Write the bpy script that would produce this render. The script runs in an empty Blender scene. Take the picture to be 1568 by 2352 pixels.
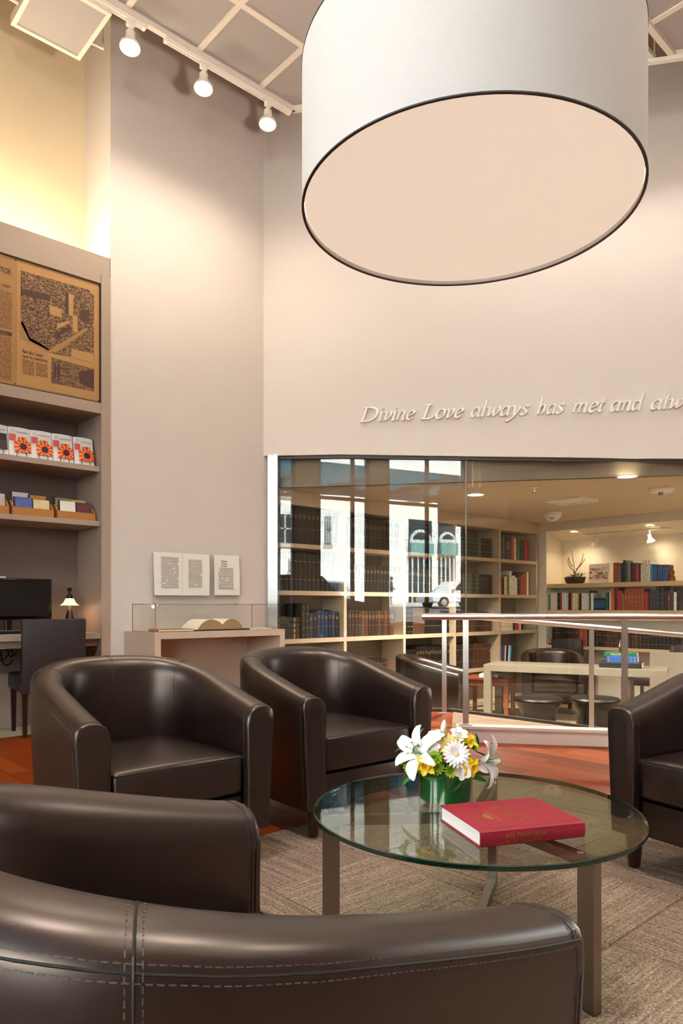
import bpy, bmesh, math, random
from mathutils import Vector, Matrix
random.seed(7)
PI = math.pi
scene = bpy.context.scene
COL = scene.collection

# ---------------------------------------------------------------- camera
FPX, CX, HY, EYE = 1636.0, 784.0, 1392.0, 1.0          # focal length in pixels, principal column, horizon row, eye height
n_ = math.hypot(1809.0, 1636.0)
RX, RY = 1809.0 / n_, -1636.0 / n_                      # camera right in world x, y
FX, FY = 1636.0 / n_, 1809.0 / n_                       # camera forward in world x, y
cam_d = bpy.data.cameras.new('camera'); cam = bpy.data.objects.new('camera', cam_d); COL.objects.link(cam)
cam.location = (0, 0, EYE); cam.rotation_euler = (PI / 2, 0, -math.atan2(FX, FY))
cam_d.sensor_fit = 'HORIZONTAL'; cam_d.sensor_width = 36.0; cam_d.lens = 36.0 * FPX / 1568.0
cam_d.shift_y = (HY - 1176.0) / 1568.0; cam_d.clip_start = 0.02; cam_d.clip_end = 300
scene.camera = cam

# ---------------------------------------------------------------- sky, sun, exposure
SUN_STRENGTH, SKY_STRENGTH = 92.0, 2.0
world = bpy.data.worlds.new('sky'); scene.world = world; world.use_nodes = True
world.cycles.sampling_method = 'MANUAL'; world.cycles.sample_map_resolution = 256
wn = world.node_tree; wn.nodes.clear()
sky = wn.nodes.new('ShaderNodeTexSky'); sky.sky_type = 'NISHITA'; sky.sun_disc = False
sky.sun_elevation = math.radians(48); sky.sun_rotation = math.radians(90); sky.altitude = 50
bg = wn.nodes.new('ShaderNodeBackground'); bg.inputs['Strength'].default_value = SKY_STRENGTH
wo = wn.nodes.new('ShaderNodeOutputWorld')
wn.links.new(sky.outputs[0], bg.inputs[0]); wn.links.new(bg.outputs[0], wo.inputs[0])
sd = bpy.data.lights.new('sun', 'SUN'); sd.energy = SUN_STRENGTH; sd.angle = 0.01; sd.color = (1, 0.96, 0.9)
so = bpy.data.objects.new('sun', sd); COL.objects.link(so)
so.rotation_euler = Vector((-0.72, 0.25, -0.75)).to_track_quat('-Z', 'Y').to_euler()
vs = scene.view_settings
vs.view_transform = 'Standard'; vs.look = 'None'; vs.gamma = 1.0; vs.use_curve_mapping = False
vs.exposure = 0.02
cy = scene.cycles
cy.use_denoising = True; cy.use_adaptive_sampling = True; cy.adaptive_threshold = 0.06
cy.max_bounces = 7; cy.diffuse_bounces = 3; cy.glossy_bounces = 4
cy.transmission_bounces = 6; cy.transparent_max_bounces = 16; cy.sample_clamp_indirect = 25.0
cy.caustics_reflective = False; cy.caustics_refractive = False; cy.blur_glossy = 0.5

# ---------------------------------------------------------------- pixel rays -> world points
def camw(X, Z, z=0.0): return Vector((X * RX + Z * FX, X * RY + Z * FY, z))
def raydir(px, py): return camw((px - CX) / FPX, 1.0, (HY - py) / FPX)
def at_depth(px, py, Z): return Vector((0, 0, EYE)) + raydir(px, py) * Z
def on_z(px, py, z): d = raydir(px, py); return Vector((0, 0, EYE)) + d * ((z - EYE) / d.z)
def on_y(px, py, y): d = raydir(px, py); return Vector((0, 0, EYE)) + d * (y / d.y)
def on_x(px, py, x): d = raydir(px, py); return Vector((0, 0, EYE)) + d * (x / d.x)

YL = on_z(0, HY + FPX / 5.4, 0).y                       # plane of the bookcase wall (y = const)
XC = on_y(605, 1000, YL).x                              # corner of the two walls
XB = on_y(253.5, 1000, YL).x                            # right edge of the bookcase recess
CORNER = Vector((XC, YL, 0))
DL = camw(8784.0, -1636.0).normalized()                 # direction of the lettered wall
NL = Vector((DL.y, -DL.x, 0))                           # its normal
if NL.dot(CORNER) > 0: NL = -NL                         # towards the camera
def on_wall(px, py, off=0.0):
    d = raydir(px, py); c = CORNER + NL * off
    return Vector((0, 0, EYE)) + d * ((c - Vector((0, 0, 0))).dot(NL) / Vector((d.x, d.y, 0)).dot(NL))
def wk(p): return (Vector((p.x, p.y, 0)) - CORNER).dot(DL)          # distance along the lettered wall
def wpt(k, off=0.0, z=0.0): q = CORNER + DL * k + NL * off; return Vector((q.x, q.y, z))
def mirror(p): q = Vector((p.x - XC, p.y - YL, 0)); s = q.dot(NL); return Vector((p.x - 2 * s * NL.x, p.y - 2 * s * NL.y, p.z))
def refl_x(px, py, x0):                                  # where the ray mirrored in the glass wall meets x = x0
    h = on_wall(px, py); d = raydir(px, py); dn = d.dot(NL); r = d - NL * (2 * dn)
    return h + r * ((x0 - h.x) / r.x)

# ---------------------------------------------------------------- materials
def lin(c):
    if isinstance(c, str):
        c = [int(c[i:i + 2], 16) / 255 for i in (0, 2, 4)]
        c = [v / 12.92 if v <= 0.04045 else ((v + 0.055) / 1.055) ** 2.4 for v in c]
    return tuple(c[:3]) + (1.0,)
MATS = {}
def mat(name, col, rough=0.5, metal=0.0, var=0.06, scale=8.0, bump=0.0, bscale=None, emit=None, estr=0.0, coat=0.0, spec=0.5, stretch=None, trans=0.0, tint=None):
    if name in MATS: return MATS[name]
    m = bpy.data.materials.new(name); m.use_nodes = True; nt = m.node_tree; b = nt.nodes['Principled BSDF']
    c = lin(col)
    b.inputs['Roughness'].default_value = rough; b.inputs['Metallic'].default_value = metal
    b.inputs['Coat Weight'].default_value = coat; b.inputs['Specular IOR Level'].default_value = spec
    b.inputs['Coat Roughness'].default_value = 0.2
    if tint: b.inputs['Specular Tint'].default_value = tuple(tint) + (1.0,)
    b.inputs['Transmission Weight'].default_value = trans
    tc = nt.nodes.new('ShaderNodeTexCoord'); src = tc.outputs['Object']
    if stretch:
        mp = nt.nodes.new('ShaderNodeMapping'); mp.inputs['Scale'].default_value = stretch
        nt.links.new(src, mp.inputs[0]); src = mp.outputs[0]
    no = nt.nodes.new('ShaderNodeTexNoise'); no.inputs['Scale'].default_value = scale; no.inputs['Detail'].default_value = 3
    nt.links.new(src, no.inputs['Vector'])
    mx = nt.nodes.new('ShaderNodeMix'); mx.data_type = 'RGBA'
    mx.inputs[6].default_value = tuple(max(0, v * (1 - var)) for v in c[:3]) + (1,)
    mx.inputs[7].default_value = tuple(min(1, v * (1 + var)) for v in c[:3]) + (1,)
    nt.links.new(no.outputs['Fac'], mx.inputs[0]); nt.links.new(mx.outputs[2], b.inputs['Base Color'])
    if bump:
        n2 = nt.nodes.new('ShaderNodeTexNoise'); n2.inputs['Scale'].default_value = bscale or scale * 6; n2.inputs['Detail'].default_value = 4
        nt.links.new(src, n2.inputs['Vector'])
        bp = nt.nodes.new('ShaderNodeBump'); bp.inputs['Strength'].default_value = bump; bp.inputs['Distance'].default_value = 0.004
        nt.links.new(n2.outputs['Fac'], bp.inputs['Height']); nt.links.new(bp.outputs[0], b.inputs['Normal'])
    if emit is not None:
        if name != 'shade_diffuser': m.cycles.emission_sampling = 'NONE'    # their light comes from the lamp objects in the fittings
        b.inputs['Emission Color'].default_value = lin(emit); b.inputs['Emission Strength'].default_value = estr
    MATS[name] = m
    return m
def glassmat(name, tint, base, rough=0.0, power=5.0):
    """clear sheet: transparent mixed with a mirror by viewing angle"""
    if name in MATS: return MATS[name]
    m = bpy.data.materials.new(name); m.use_nodes = True; nt = m.node_tree; nt.nodes.clear()
    o = nt.nodes.new('ShaderNodeOutputMaterial'); mx = nt.nodes.new('ShaderNodeMixShader')
    t = nt.nodes.new('ShaderNodeBsdfTransparent'); t.inputs[0].default_value = lin(tint)
    g = nt.nodes.new('ShaderNodeBsdfGlossy'); g.inputs['Roughness'].default_value = rough
    lw = nt.nodes.new('ShaderNodeLayerWeight'); lw.inputs[0].default_value = 0.5
    pw = nt.nodes.new('ShaderNodeMath'); pw.operation = 'POWER'; pw.inputs[1].default_value = power
    ml = nt.nodes.new('ShaderNodeMath'); ml.operation = 'MULTIPLY_ADD'; ml.inputs[1].default_value = 1 - base; ml.inputs[2].default_value = base
    nt.links.new(lw.outputs['Facing'], pw.inputs[0]); nt.links.new(pw.outputs[0], ml.inputs[0])
    nt.links.new(ml.outputs[0], mx.inputs[0]); nt.links.new(t.outputs[0], mx.inputs[1]); nt.links.new(g.outputs[0], mx.inputs[2])
    nt.links.new(mx.outputs[0], o.inputs[0]); MATS[name] = m
    return m

# ---------------------------------------------------------------- mesh building
class MB:
    def __init__(s): s.bm = bmesh.new(); s.mi = 0
    def _f(s, vs):
        try:
            f = s.bm.faces.new(vs); f.material_index = s.mi; return f
        except ValueError: return None
    def quadbox(s, pts):                                   # eight corners, bottom ring then top ring
        v = [s.bm.verts.new(p) for p in pts]
        for a in ((3, 2, 1, 0), (4, 5, 6, 7), (0, 1, 5, 4), (1, 2, 6, 5), (2, 3, 7, 6), (3, 0, 4, 7)): s._f([v[i] for i in a])
        return s
    def box(s, x0, x1, y0, y1, z0, z1):
        return s.quadbox([(x0, y0, z0), (x1, y0, z0), (x1, y1, z0), (x0, y1, z0), (x0, y0, z1), (x1, y0, z1), (x1, y1, z1), (x0, y1, z1)])
    def rbox(s, x0, x1, y0, y1, z0, z1, r=0.01, seg=2):
        b2 = MB(); b2.box(x0, x1, y0, y1, z0, z1)
        bmesh.ops.bevel(b2.bm, geom=list(b2.bm.edges), offset=r, segments=seg, profile=0.5, affect='EDGES')
        s.merge(b2); return s
    def merge(s, o, M=None):
        mp = {}
        for v in o.bm.verts: mp[v] = s.bm.verts.new(M @ v.co if M else v.co)
        for f in o.bm.faces:
            g = s._f([mp[v] for v in f.verts])
            if g: g.material_index = f.material_index if o.mi or f.material_index else s.mi
        o.bm.free(); return s
    def prism(s, pts, h0, h1, axis='z'):                   # polygon extruded along an axis
        def P(p, h): return {'z': (p[0], p[1], h), 'y': (p[0], h, p[1]), 'x': (h, p[0], p[1])}[axis]
        a = [s.bm.verts.new(P(p, h0)) for p in pts]; b = [s.bm.verts.new(P(p, h1)) for p in pts]; n = len(pts)
        s._f(a[::-1]); s._f(b)
        for i in range(n): s._f([a[i], a[(i + 1) % n], b[(i + 1) % n], b[i]])
        return s
    def slab(s, pts, z0, z1): return s.prism([(p[0], p[1]) for p in pts], z0, z1)
    def lathe(s, prof, c=(0, 0, 0), n=24, caps=True, sx=1.0, sy=1.0):
        rings = []
        for r, z in prof:
            rings.append([s.bm.verts.new((c[0] + sx * r * math.cos(2 * PI * i / n), c[1] + sy * r * math.sin(2 * PI * i / n), c[2] + z)) for i in range(n)])
        for a, b in zip(rings, rings[1:]):
            for i in range(n): s._f([a[i], a[(i + 1) % n], b[(i + 1) % n], b[i]])
        if caps: s._f(rings[0][::-1]); s._f(rings[-1])
        return s
    def tube(s, pts, r, n=8, caps=True):
        pts = [Vector(p) for p in pts]; R = r if isinstance(r, (list, tuple)) else [r] * len(pts)
        rings = []; up = None
        for i, p in enumerate(pts):
            t = (pts[min(i + 1, len(pts) - 1)] - pts[max(i - 1, 0)]).normalized()
            if up is None: up = Vector((0, 0, 1)) if abs(t.z) < 0.9 else Vector((1, 0, 0))
            u = t.cross(up); u.normalize(); w = u.cross(t); up = w
            rings.append([s.bm.verts.new(p + (u * math.cos(2 * PI * k / n) + w * math.sin(2 * PI * k / n)) * R[i]) for k in range(n)])
        for a, b in zip(rings, rings[1:]):
            for k in range(n): s._f([a[k], a[(k + 1) % n], b[(k + 1) % n], b[k]])
        if caps: s._f(rings[0][::-1]); s._f(rings[-1])
        return s
    def bar(s, a, b, w, h, up=(0, 0, 1)):                  # rectangular bar from a to b
        a, b = Vector(a), Vector(b); t = (b - a).normalized(); u = t.cross(Vector(up)); u.normalize(); v = u.cross(t)
        q = [(-w / 2, -h / 2), (w / 2, -h / 2), (w / 2, h / 2), (-w / 2, h / 2)]
        return s.quadbox([a + u * i + v * j for i, j in q] + [b + u * i + v * j for i, j in q])
    def poly(s, pts): s._f([s.bm.verts.new(p) for p in pts]); return s
    def grid(s, rows, closed=False):
        R = [[s.bm.verts.new(p) for p in r] for r in rows]
        for a, b in zip(R, R[1:]):
            n = len(a)
            for i in range(n if closed else n - 1): s._f([a[i], a[(i + 1) % n], b[(i + 1) % n], b[i]])
        return s
    def mesh(s, name, mats, smooth=False, recalc=True):
        if recalc: bmesh.ops.recalc_face_normals(s.bm, faces=list(s.bm.faces))
        me = bpy.data.meshes.new(name); s.bm.to_mesh(me); s.bm.free()
        for m in (mats if isinstance(mats, (list, tuple)) else [mats]): me.materials.append(m)
        if smooth:
            for p in me.polygons: p.use_smooth = True
            if smooth != 'all':
                try: me.set_sharp_from_angle(angle=math.radians(35))
                except Exception: pass
        return me
    def obj(s, name, mats, parent=None, smooth=False, recalc=True):
        o = bpy.data.objects.new(name, s.mesh(name, mats, smooth, recalc)); COL.objects.link(o); o.parent = parent
        return o
def tag(o, label=None, cat=None, group=None, kind=None):
    if label: o['label'] = label
    if cat: o['category'] = cat
    if group: o['group'] = group
    if kind: o['kind'] = kind
    return o
def thing(name, label, cat, loc=(0, 0, 0), rotz=0.0, group=None):
    o = bpy.data.objects.new(name, None); COL.objects.link(o); o.location = loc; o.rotation_euler = (0, 0, rotz)
    o.empty_display_size = 0.1
    return tag(o, label, cat, group)
def struct(name, mb, m, parent=None, smooth=False):
    o = mb.obj(name, m, parent, smooth)
    if parent is None: o['kind'] = 'structure'
    return o
def link(name, me, parent=None, loc=(0, 0, 0), rot=(0, 0, 0)):
    o = bpy.data.objects.new(name, me); COL.objects.link(o); o.parent = parent; o.location = loc; o.rotation_euler = rot
    return o
def dup(root, loc=None, rotz=None, label=None, group=None):
    r = root.copy(); COL.objects.link(r)
    if loc is not None: r.location = loc
    if rotz is not None: r.rotation_euler = (0, 0, rotz)
    if label: r['label'] = label
    if group: r['group'] = group
    for ch in list(root.children):
        c = ch.copy(); COL.objects.link(c); c.parent = r
        for g in list(ch.children):
            d = g.copy(); COL.objects.link(d); d.parent = c
    return r
def text(name, body, size, m, parent, M, extrude=0.0004, shear=0.0, align='LEFT', width=None, offset=0.0):
    cu = bpy.data.curves.new(name, 'FONT'); cu.body = body; cu.size = size; cu.extrude = extrude; cu.shear = shear; cu.align_x = align
    cu.resolution_u = 2; cu.offset = offset
    tmp = bpy.data.objects.new(name, cu); COL.objects.link(tmp)
    me = bpy.data.meshes.new_from_object(tmp); bpy.data.objects.remove(tmp); bpy.data.curves.remove(cu)
    if width:
        xs = [v.co.x for v in me.vertices]
        if xs:
            k = width / max(1e-6, max(xs) - min(xs))
            for v in me.vertices: v.co.x *= k
    me.materials.clear(); me.materials.append(m)
    o = bpy.data.objects.new(name, me); COL.objects.link(o); o.parent = parent; o.matrix_local = M
    return o
def frame(o, x, y):                                        # matrix with given origin, x axis and y axis
    x = Vector(x).normalized(); y = Vector(y); z = x.cross(y).normalized(); y = z.cross(x)
    return Matrix(((x.x, y.x, z.x, o[0]), (x.y, y.y, z.y, o[1]), (x.z, y.z, z.z, o[2]), (0, 0, 0, 1)))
def lamp(name, kind, loc, energy, color, parent=None, size=0.1, aim=None, angle=None, blend=0.5, shape=None):
    d = bpy.data.lights.new(name, kind); d.energy = energy; d.color = color
    if kind == 'AREA':
        d.size = size
        if shape: d.shape = shape
    else: d.shadow_soft_size = size
    if kind == 'SPOT': d.spot_size = angle or 1.2; d.spot_blend = blend
    o = bpy.data.objects.new(name, d); COL.objects.link(o); o.location = loc; o.parent = parent
    if aim is not None: o.rotation_euler = (Vector(aim) - Vector(loc)).to_track_quat('-Z', 'Y').to_euler()
    return o
ORD = ['first', 'second', 'third', 'fourth', 'fifth', 'sixth', 'seventh', 'eighth', 'ninth', 'tenth', 'eleventh', 'twelfth', 'thirteenth', 'fourteenth', 'fifteenth', 'sixteenth', 'seventeenth', 'eighteenth', 'nineteenth', 'twentieth'] 
def ordn(i): return ORD[i] if i < 20 else '%d%s' % (i + 1, {1: 'st', 2: 'nd', 3: 'rd'}.get((i + 1) % 10, 'th'))
def clip(poly, nx, ny, d):                                  # keep the part with nx*x + ny*y <= d
    out = []
    for i in range(len(poly)):
        a, b = poly[i], poly[(i + 1) % len(poly)]; fa = nx * a[0] + ny * a[1] - d; fb = nx * b[0] + ny * b[1] - d
        if fa <= 0: out.append(a)
        if fa * fb < 0:
            t = fa / (fa - fb); out.append((a[0] + (b[0] - a[0]) * t, a[1] + (b[1] - a[1]) * t))
    return out
def area(p): return 0.5 * abs(sum(p[i][0] * p[(i + 1) % len(p)][1] - p[(i + 1) % len(p)][0] * p[i][1] for i in range(len(p))))

# common materials
WALL = mat('wall_paint', 'D9CEC5', 0.75, var=0.02, scale=3, bump=0.03, bscale=90)
WARMW = mat('niche_paint', 'E6D3B0', 0.75, var=0.02, scale=3, bump=0.03, bscale=90)
LAM = mat('taupe_laminate', 'AB9786', 0.5, var=0.06, scale=6, stretch=(1, 1, 22), bump=0.02)
LAMD = mat('dark_taupe_laminate', '8A786B', 0.55, var=0.06, scale=6, stretch=(1, 1, 20))
MAPLE = mat('maple_veneer', 'D9B98E', 0.45, var=0.07, scale=5, stretch=(1, 14, 14))
WHITE = mat('white_enamel', 'EDE6DC', 0.4, var=0.02)
STEEL = mat('brushed_steel', 'B4AEA8', 0.32, 1.0, var=0.06, scale=30, stretch=(1, 1, 0.1), bump=0.03)
CHROME = mat('chrome', 'CFCFCF', 0.12, 1.0, var=0.03)
BLACK = mat('black_plastic', '0D0C0D', 0.35, var=0.1)
LEATHER = mat('brown_leather', '190F0D', 0.35, var=0.10, scale=14, bump=0.03, bscale=600, spec=0.85, tint=(1.0, 0.80, 0.68))  # specular tint paints the warm room's reflection into the highlights
THREAD = mat('seam_thread', '4A403B', 0.7, var=0.1)
SEAMD = mat('seam_groove', '0C090A', 0.6, var=0.1)
DWOOD = mat('dark_stained_wood', '2C120C', 0.35, var=0.25, scale=8, stretch=(6, 6, 1))
CHERRY = mat('cherry_wood', '7A3A1E', 0.35, var=0.2, scale=8, stretch=(6, 6, 1))
PAPER = mat('paper', 'EFE9DF', 0.8, var=0.03, scale=12)
INK = mat('brown_ink', '5A3A2A', 0.8, var=0.1)
GREYINK = mat('grey_ink', '6B6560', 0.8, var=0.1)
GOLD = mat('gold_foil', 'B98A3C', 0.35, 0.7, var=0.1)
PANE = glassmat('clear_glass', 'FBFCFA', 0.036)
ACRYL = glassmat('acrylic', 'FEFEFD', 0.03)
ACRYLEDGE = mat('acrylic_edge', '8E8C8A', 0.2, var=0.05)
# ================================================================ THE SETTING
ZT = 6.3                                                   # room ceiling
XS = -1.9                                                  # street front (plane x = XS)
YB = -5.0                                                  # back of the room
KE = 8.6; WE = wpt(KE)                                     # far end of the lettered wall
ZLIB, ZLC = -0.33, 2.19                                    # library floor and ceiling
XLB = on_y(1238, 1205, YL).x                               # library back wall (plane x)
kg0 = wk(on_wall(637, 1200))                               # where the glass starts
GLASS_OFF = -0.05
# --- ramp and kerb lines
CK = on_z(1116, 1706, 0)                                   # foot of the kerb
def kerb_at(px):                                           # point of the kerb foot line seen at a pixel column
    d = raydir(px, 1500); num = CK.dot(NL); return Vector((d.x, d.y, 0)) * (num / Vector((d.x, d.y, 0)).dot(NL))
offK = (CK - CORNER).dot(NL)                               # distance of the kerb front from the lettered wall
kr0 = wk(on_wall(1040, 1500))                              # ramp start, glass side
kk0 = wk(kerb_at(1047))                                    # kerb start
SLOPE = 0.1
def ramp_z(k): return -SLOPE * max(0.0, k - kr0)
# --- lounge floor: a screed with oak planks laid on it
krf = wk(kerb_at(1034))
outline = [(XS, YL), (XC, YL), wpt(kr0, 0.0), wpt(krf, offK - 0.1), wpt(KE, offK - 0.1), WE, (WE.x, YB), (XS, YB)]
struct('floor', MB().slab(outline, -0.2, -0.012), mat('screed', '6B3A20', 0.6, var=0.1))
floor = bpy.data.objects['floor']
def plankmat(i):
    c = ['7C340C', '873D12', '6D2A08', '904415', '752F0B', '632607'][i]
    return mat('oak_plank_%d' % i, c, 0.42, var=0.22, scale=5, stretch=(14, 1, 14), bump=0.05, bscale=30, coat=0.0, spec=0.10)
def plank_regions(poly):
    a = clip(poly, NL.x * -1, NL.y * -1, -(CORNER.dot(NL) + offK))          # in front of the kerb
    b = clip(poly, NL.x, NL.y, CORNER.dot(NL) + offK)                        # behind it ...
    b = clip(b, -NL.x, -NL.y, -(CORNER.dot(NL) + 0.0)) if len(b) > 2 else b  # ... in front of the glass
    if len(b) > 2:                                                           # ... left of the ramp
        p, q = wpt(kr0, 0), wpt(krf, offK); e = (q - p); nx, ny = -e.y, e.x
        if nx * DL.x + ny * DL.y < 0: nx, ny = -nx, -ny
        b = clip(b, nx, ny, nx * p.x + ny * p.y)
    return [r for r in (a, b) if len(r) > 2 and area(r) > 0.004]
RUGX, RUGY = on_z(1156, 1785, 0).x, on_z(600, 1922, 0).y
PW, PL = 0.125, 1.22
for i in range(0, 46):
    x0 = 1.0 + i * PW
    ys = -1.7 + (i * 0.43) % PL - PL; j = 0
    while ys < YL:
        y0, y1 = max(ys, -1.7), min(ys + PL, YL); ys += PL; j += 1
        if y1 - y0 < 0.05: continue
        if x0 + PW < RUGX and y0 < RUGY:
            if y1 < RUGY + 0.05: continue
            y0 = RUGY - 0.02
        elif x0 < RUGX and y1 < RUGY: continue
        for r in plank_regions([(x0, y0), (x0 + PW - 0.0016, y0), (x0 + PW - 0.0016, y1 - 0.0016), (x0, y1 - 0.0016)]):
            MB().slab(r, -0.012, 0.0).obj('plank', plankmat(random.choice([0, 1, 0, 1, 2, 3, 4, 5])), floor)
# --- carpet tiles of the lounge rug
def carpet(name, c1, c2, c3, along):
    m = bpy.data.materials.new(name); m.use_nodes = True; nt = m.node_tree; b = nt.nodes['Principled BSDF']; b.inputs['Roughness'].default_value = 0.95
    b.inputs['Specular IOR Level'].default_value = 0.1
    tc = nt.nodes.new('ShaderNodeTexCoord'); mp = nt.nodes.new('ShaderNodeMapping'); mp.inputs['Scale'].default_value = (1, 1, 1)
    nt.links.new(tc.outputs['Object'], mp.inputs[0])
    no = nt.nodes.new('ShaderNodeTexNoise'); no.inputs['Scale'].default_value = 150; no.inputs['Detail'].default_value = 3; no.inputs['Roughness'].default_value = 0.75; nt.links.new(mp.outputs[0], no.inputs['Vector'])
    m2 = nt.nodes.new('ShaderNodeMapping'); m2.inputs['Scale'].default_value = (90, 2.0, 1) if along == 'y' else (2.0, 90, 1)
    nt.links.new(tc.outputs['Object'], m2.inputs[0])
    n2 = nt.nodes.new('ShaderNodeTexNoise'); n2.inputs['Scale'].default_value = 1.0; n2.inputs['Detail'].default_value = 2; nt.links.new(m2.outputs[0], n2.inputs['Vector'])
    cr = nt.nodes.new('ShaderNodeValToRGB'); e = cr.color_ramp.elements
    e[0].position = 0.36; e[0].color = lin(c1); e[1].position = 0.62; e[1].color = lin(c3)
    x = cr.color_ramp.elements.new(0.5); x.color = lin(c2)
    ad = nt.nodes.new('ShaderNodeMath'); ad.operation = 'MULTIPLY_ADD'; ad.inputs[1].default_value = 0.34; nt.links.new(n2.outputs['Fac'], ad.inputs[0])
    mu = nt.nodes.new('ShaderNodeMath'); mu.operation = 'MULTIPLY'; mu.inputs[1].default_value = 0.66; nt.links.new(no.outputs['Fac'], mu.inputs[0])
    nt.links.new(mu.outputs[0], ad.inputs[2]); nt.links.new(ad.outputs[0], cr.inputs[0]); nt.links.new(cr.outputs[0], b.inputs['Base Color'])
    bp = nt.nodes.new('ShaderNodeBump'); bp.inputs['Strength'].default_value = 0.9; bp.inputs['Distance'].default_value = 0.006
    nt.links.new(ad.outputs[0], bp.inputs['Height']); nt.links.new(bp.outputs[0], b.inputs['Normal'])
    return m
CARPX = carpet('carpet_x', '5E4C40', '8E7866', 'B5A18D', 'x'); CARPY = carpet('carpet_y', '5A493E', '877160', 'AD9985', 'y')
rug = thing('area_rug', 'beige flecked carpet of quarter-turned tiles under the glass coffee table', 'rug', (RUGX, RUGY, -0.012))
TS = 0.5
tme = []
for mm in (CARPX, CARPY):
    b = MB(); b.rbox(0.0008, TS - 0.0008, 0.0008, TS - 0.0008, 0, 0.018, 0.003, 1); tme.append(b.mesh('carpet_tile', mm))
for i in range(8):
    for j in range(9):
        link('carpet_tile', tme[(i + j) % 2], rug, (-(i + 1) * TS, -(j + 1) * TS, 0))
# --- walls
def wallbox(name, x0, x1, y0, y1, z0, z1, m=WALL): return struct(name, MB().box(x0, x1, y0, y1, z0, z1), m)
DN = 0.53                                                   # recess depth behind the bookcase
wallbox('wall_left', XB, XC + 0.12, YL, YL + 0.7, -0.6, ZT)                     # plain stretch between bookcase and corner
wallbox('wall_niche', XS - 0.2, XB, YL + DN, YL + DN + 0.2, -0.2, ZT, WARMW)   # back of the recess
# lettered wall above the glass: its lower edge falls slightly to the right
zs = [(0.0, 2.487), (0.78, 2.470), (2.0, 2.405), (3.9, 2.31), (KE, 2.12)]
def soffit(k):
    for (a, za), (b, zb) in zip(zs, zs[1:]):
        if k <= b: return za + (zb - za) * (k - a) / (b - a)
    return zs[-1][1]
b = MB(); TH = 0.16
fr = [wpt(k, 0, z) for k, z in zs] + [wpt(KE, 0, ZT), wpt(0, 0, ZT)]
bk = [wpt(k, -TH, z) for k, z in zs] + [wpt(KE, -TH, ZT), wpt(0, -TH, ZT)]
A = [b.bm.verts.new(p) for p in fr]; B = [b.bm.verts.new(p) for p in bk]
n = len(A)
b._f(A); b._f(B[::-1])
for i in range(n): b._f([A[i], A[(i + 1) % n], B[(i + 1) % n], B[i]])
struct('wall_lettered', b, WALL)
wallbox('wall_right', WE.x - 0.01, WE.x + 0.2, YB, WE.y + 0.1, -0.2, ZT)
wallbox('wall_back', XS - 0.2, WE.x + 0.2, YB - 0.2, YB, -0.2, ZT)
wallbox('ceiling', XS - 0.2, 12.2, YB - 0.2, YL + 1.2, ZT, ZT + 0.2, mat('upper_ceiling', 'C4B4A4', 0.85))
# roof over the library so that no daylight leaks in
b = MB(); b.slab([wpt(-0.3, -TH), wpt(KE, -TH), (12.0, WE.y), (12.0, YL + 0.9), (XC, YL + 0.9)], 2.75, 2.9); struct('ceiling_library_slab', b, WALL)

# --- library shell
LIBC = mat('library_ceiling', 'CBB9A2', 0.7, var=0.02); LIBW = mat('library_wall', 'E6DBC8', 0.75, var=0.02)
YLE = 0.9                                                   # where the library ends to the right
def kx(y): return (YL - y) / -DL.y
b = MB(); b.slab([wpt(0, -TH), wpt(kx(YLE), -TH), (XLB + 1.6, YLE), (XLB + 1.6, YL + 0.45), (XC + 0.2, YL + 0.45)], ZLC, ZLC + 0.1); struct('ceiling_library', b, LIBC)
b = MB(); b.quadbox([wpt(0, -TH + 0.02, ZLC), wpt(kx(YLE), -TH + 0.02, ZLC), wpt(kx(YLE), -TH - 0.03, ZLC), wpt(0, -TH - 0.03, ZLC),
                     wpt(0, -TH + 0.02, 2.75), wpt(kx(YLE), -TH + 0.02, 2.75), wpt(kx(YLE), -TH - 0.03, 2.75), wpt(0, -TH - 0.03, 2.75)]); struct('trim_1', b, mat('fascia_paint', '8E7C68', 0.7))
b = MB(); b.slab([wpt(-0.2, -0.35), wpt(kx(YLE), -0.35), (XLB + 1.6, YLE), (XLB + 1.6, YL + 0.45), (XC, YL + 0.45)], ZLIB - 0.1, ZLIB)
struct('floor_library', b, carpet('library_carpet', '8C7A63', 'AE9B80', 'C6B494', 'x'))
wallbox('wall_library_side', XC + 0.3, 12.0, YL + 0.42, YL + 0.62, -0.5, 2.9, LIBW)
wallbox('wall_library_end', wpt(kx(YLE)).x - 0.3, XLB + 1.8, YLE - 0.2, YLE, -0.5, 2.9, LIBW)
wallbox('wall_library_alcove', XLB + 0.42, XLB + 0.62, YLE - 0.2, YL + 0.62, -0.5, 2.9, LIBW)
ZAH = 2.07
b = MB(); b.prism([(XLB, ZAH), (XLB + 0.42, ZAH - 0.115), (XLB + 0.42, ZLC), (XLB, ZLC)], YLE, YL + 0.42, 'y'); struct('trim_2', b, LIBW)   # header over the alcove with a sloping soffit
def soffit_alcove(x): return ZAH - 0.115 * (x - XLB) / 0.42
b = MB(); b.prism([(XLB, ZLIB), (XLB + 0.43, ZLIB), (XLB + 0.43, ZAH - 0.1175), (XLB, ZAH)], YL - 0.115, YL + 0.43, 'y'); struct('wall_alcove_jamb', b, LIBW)       # jamb between bookcase and alcove
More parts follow.
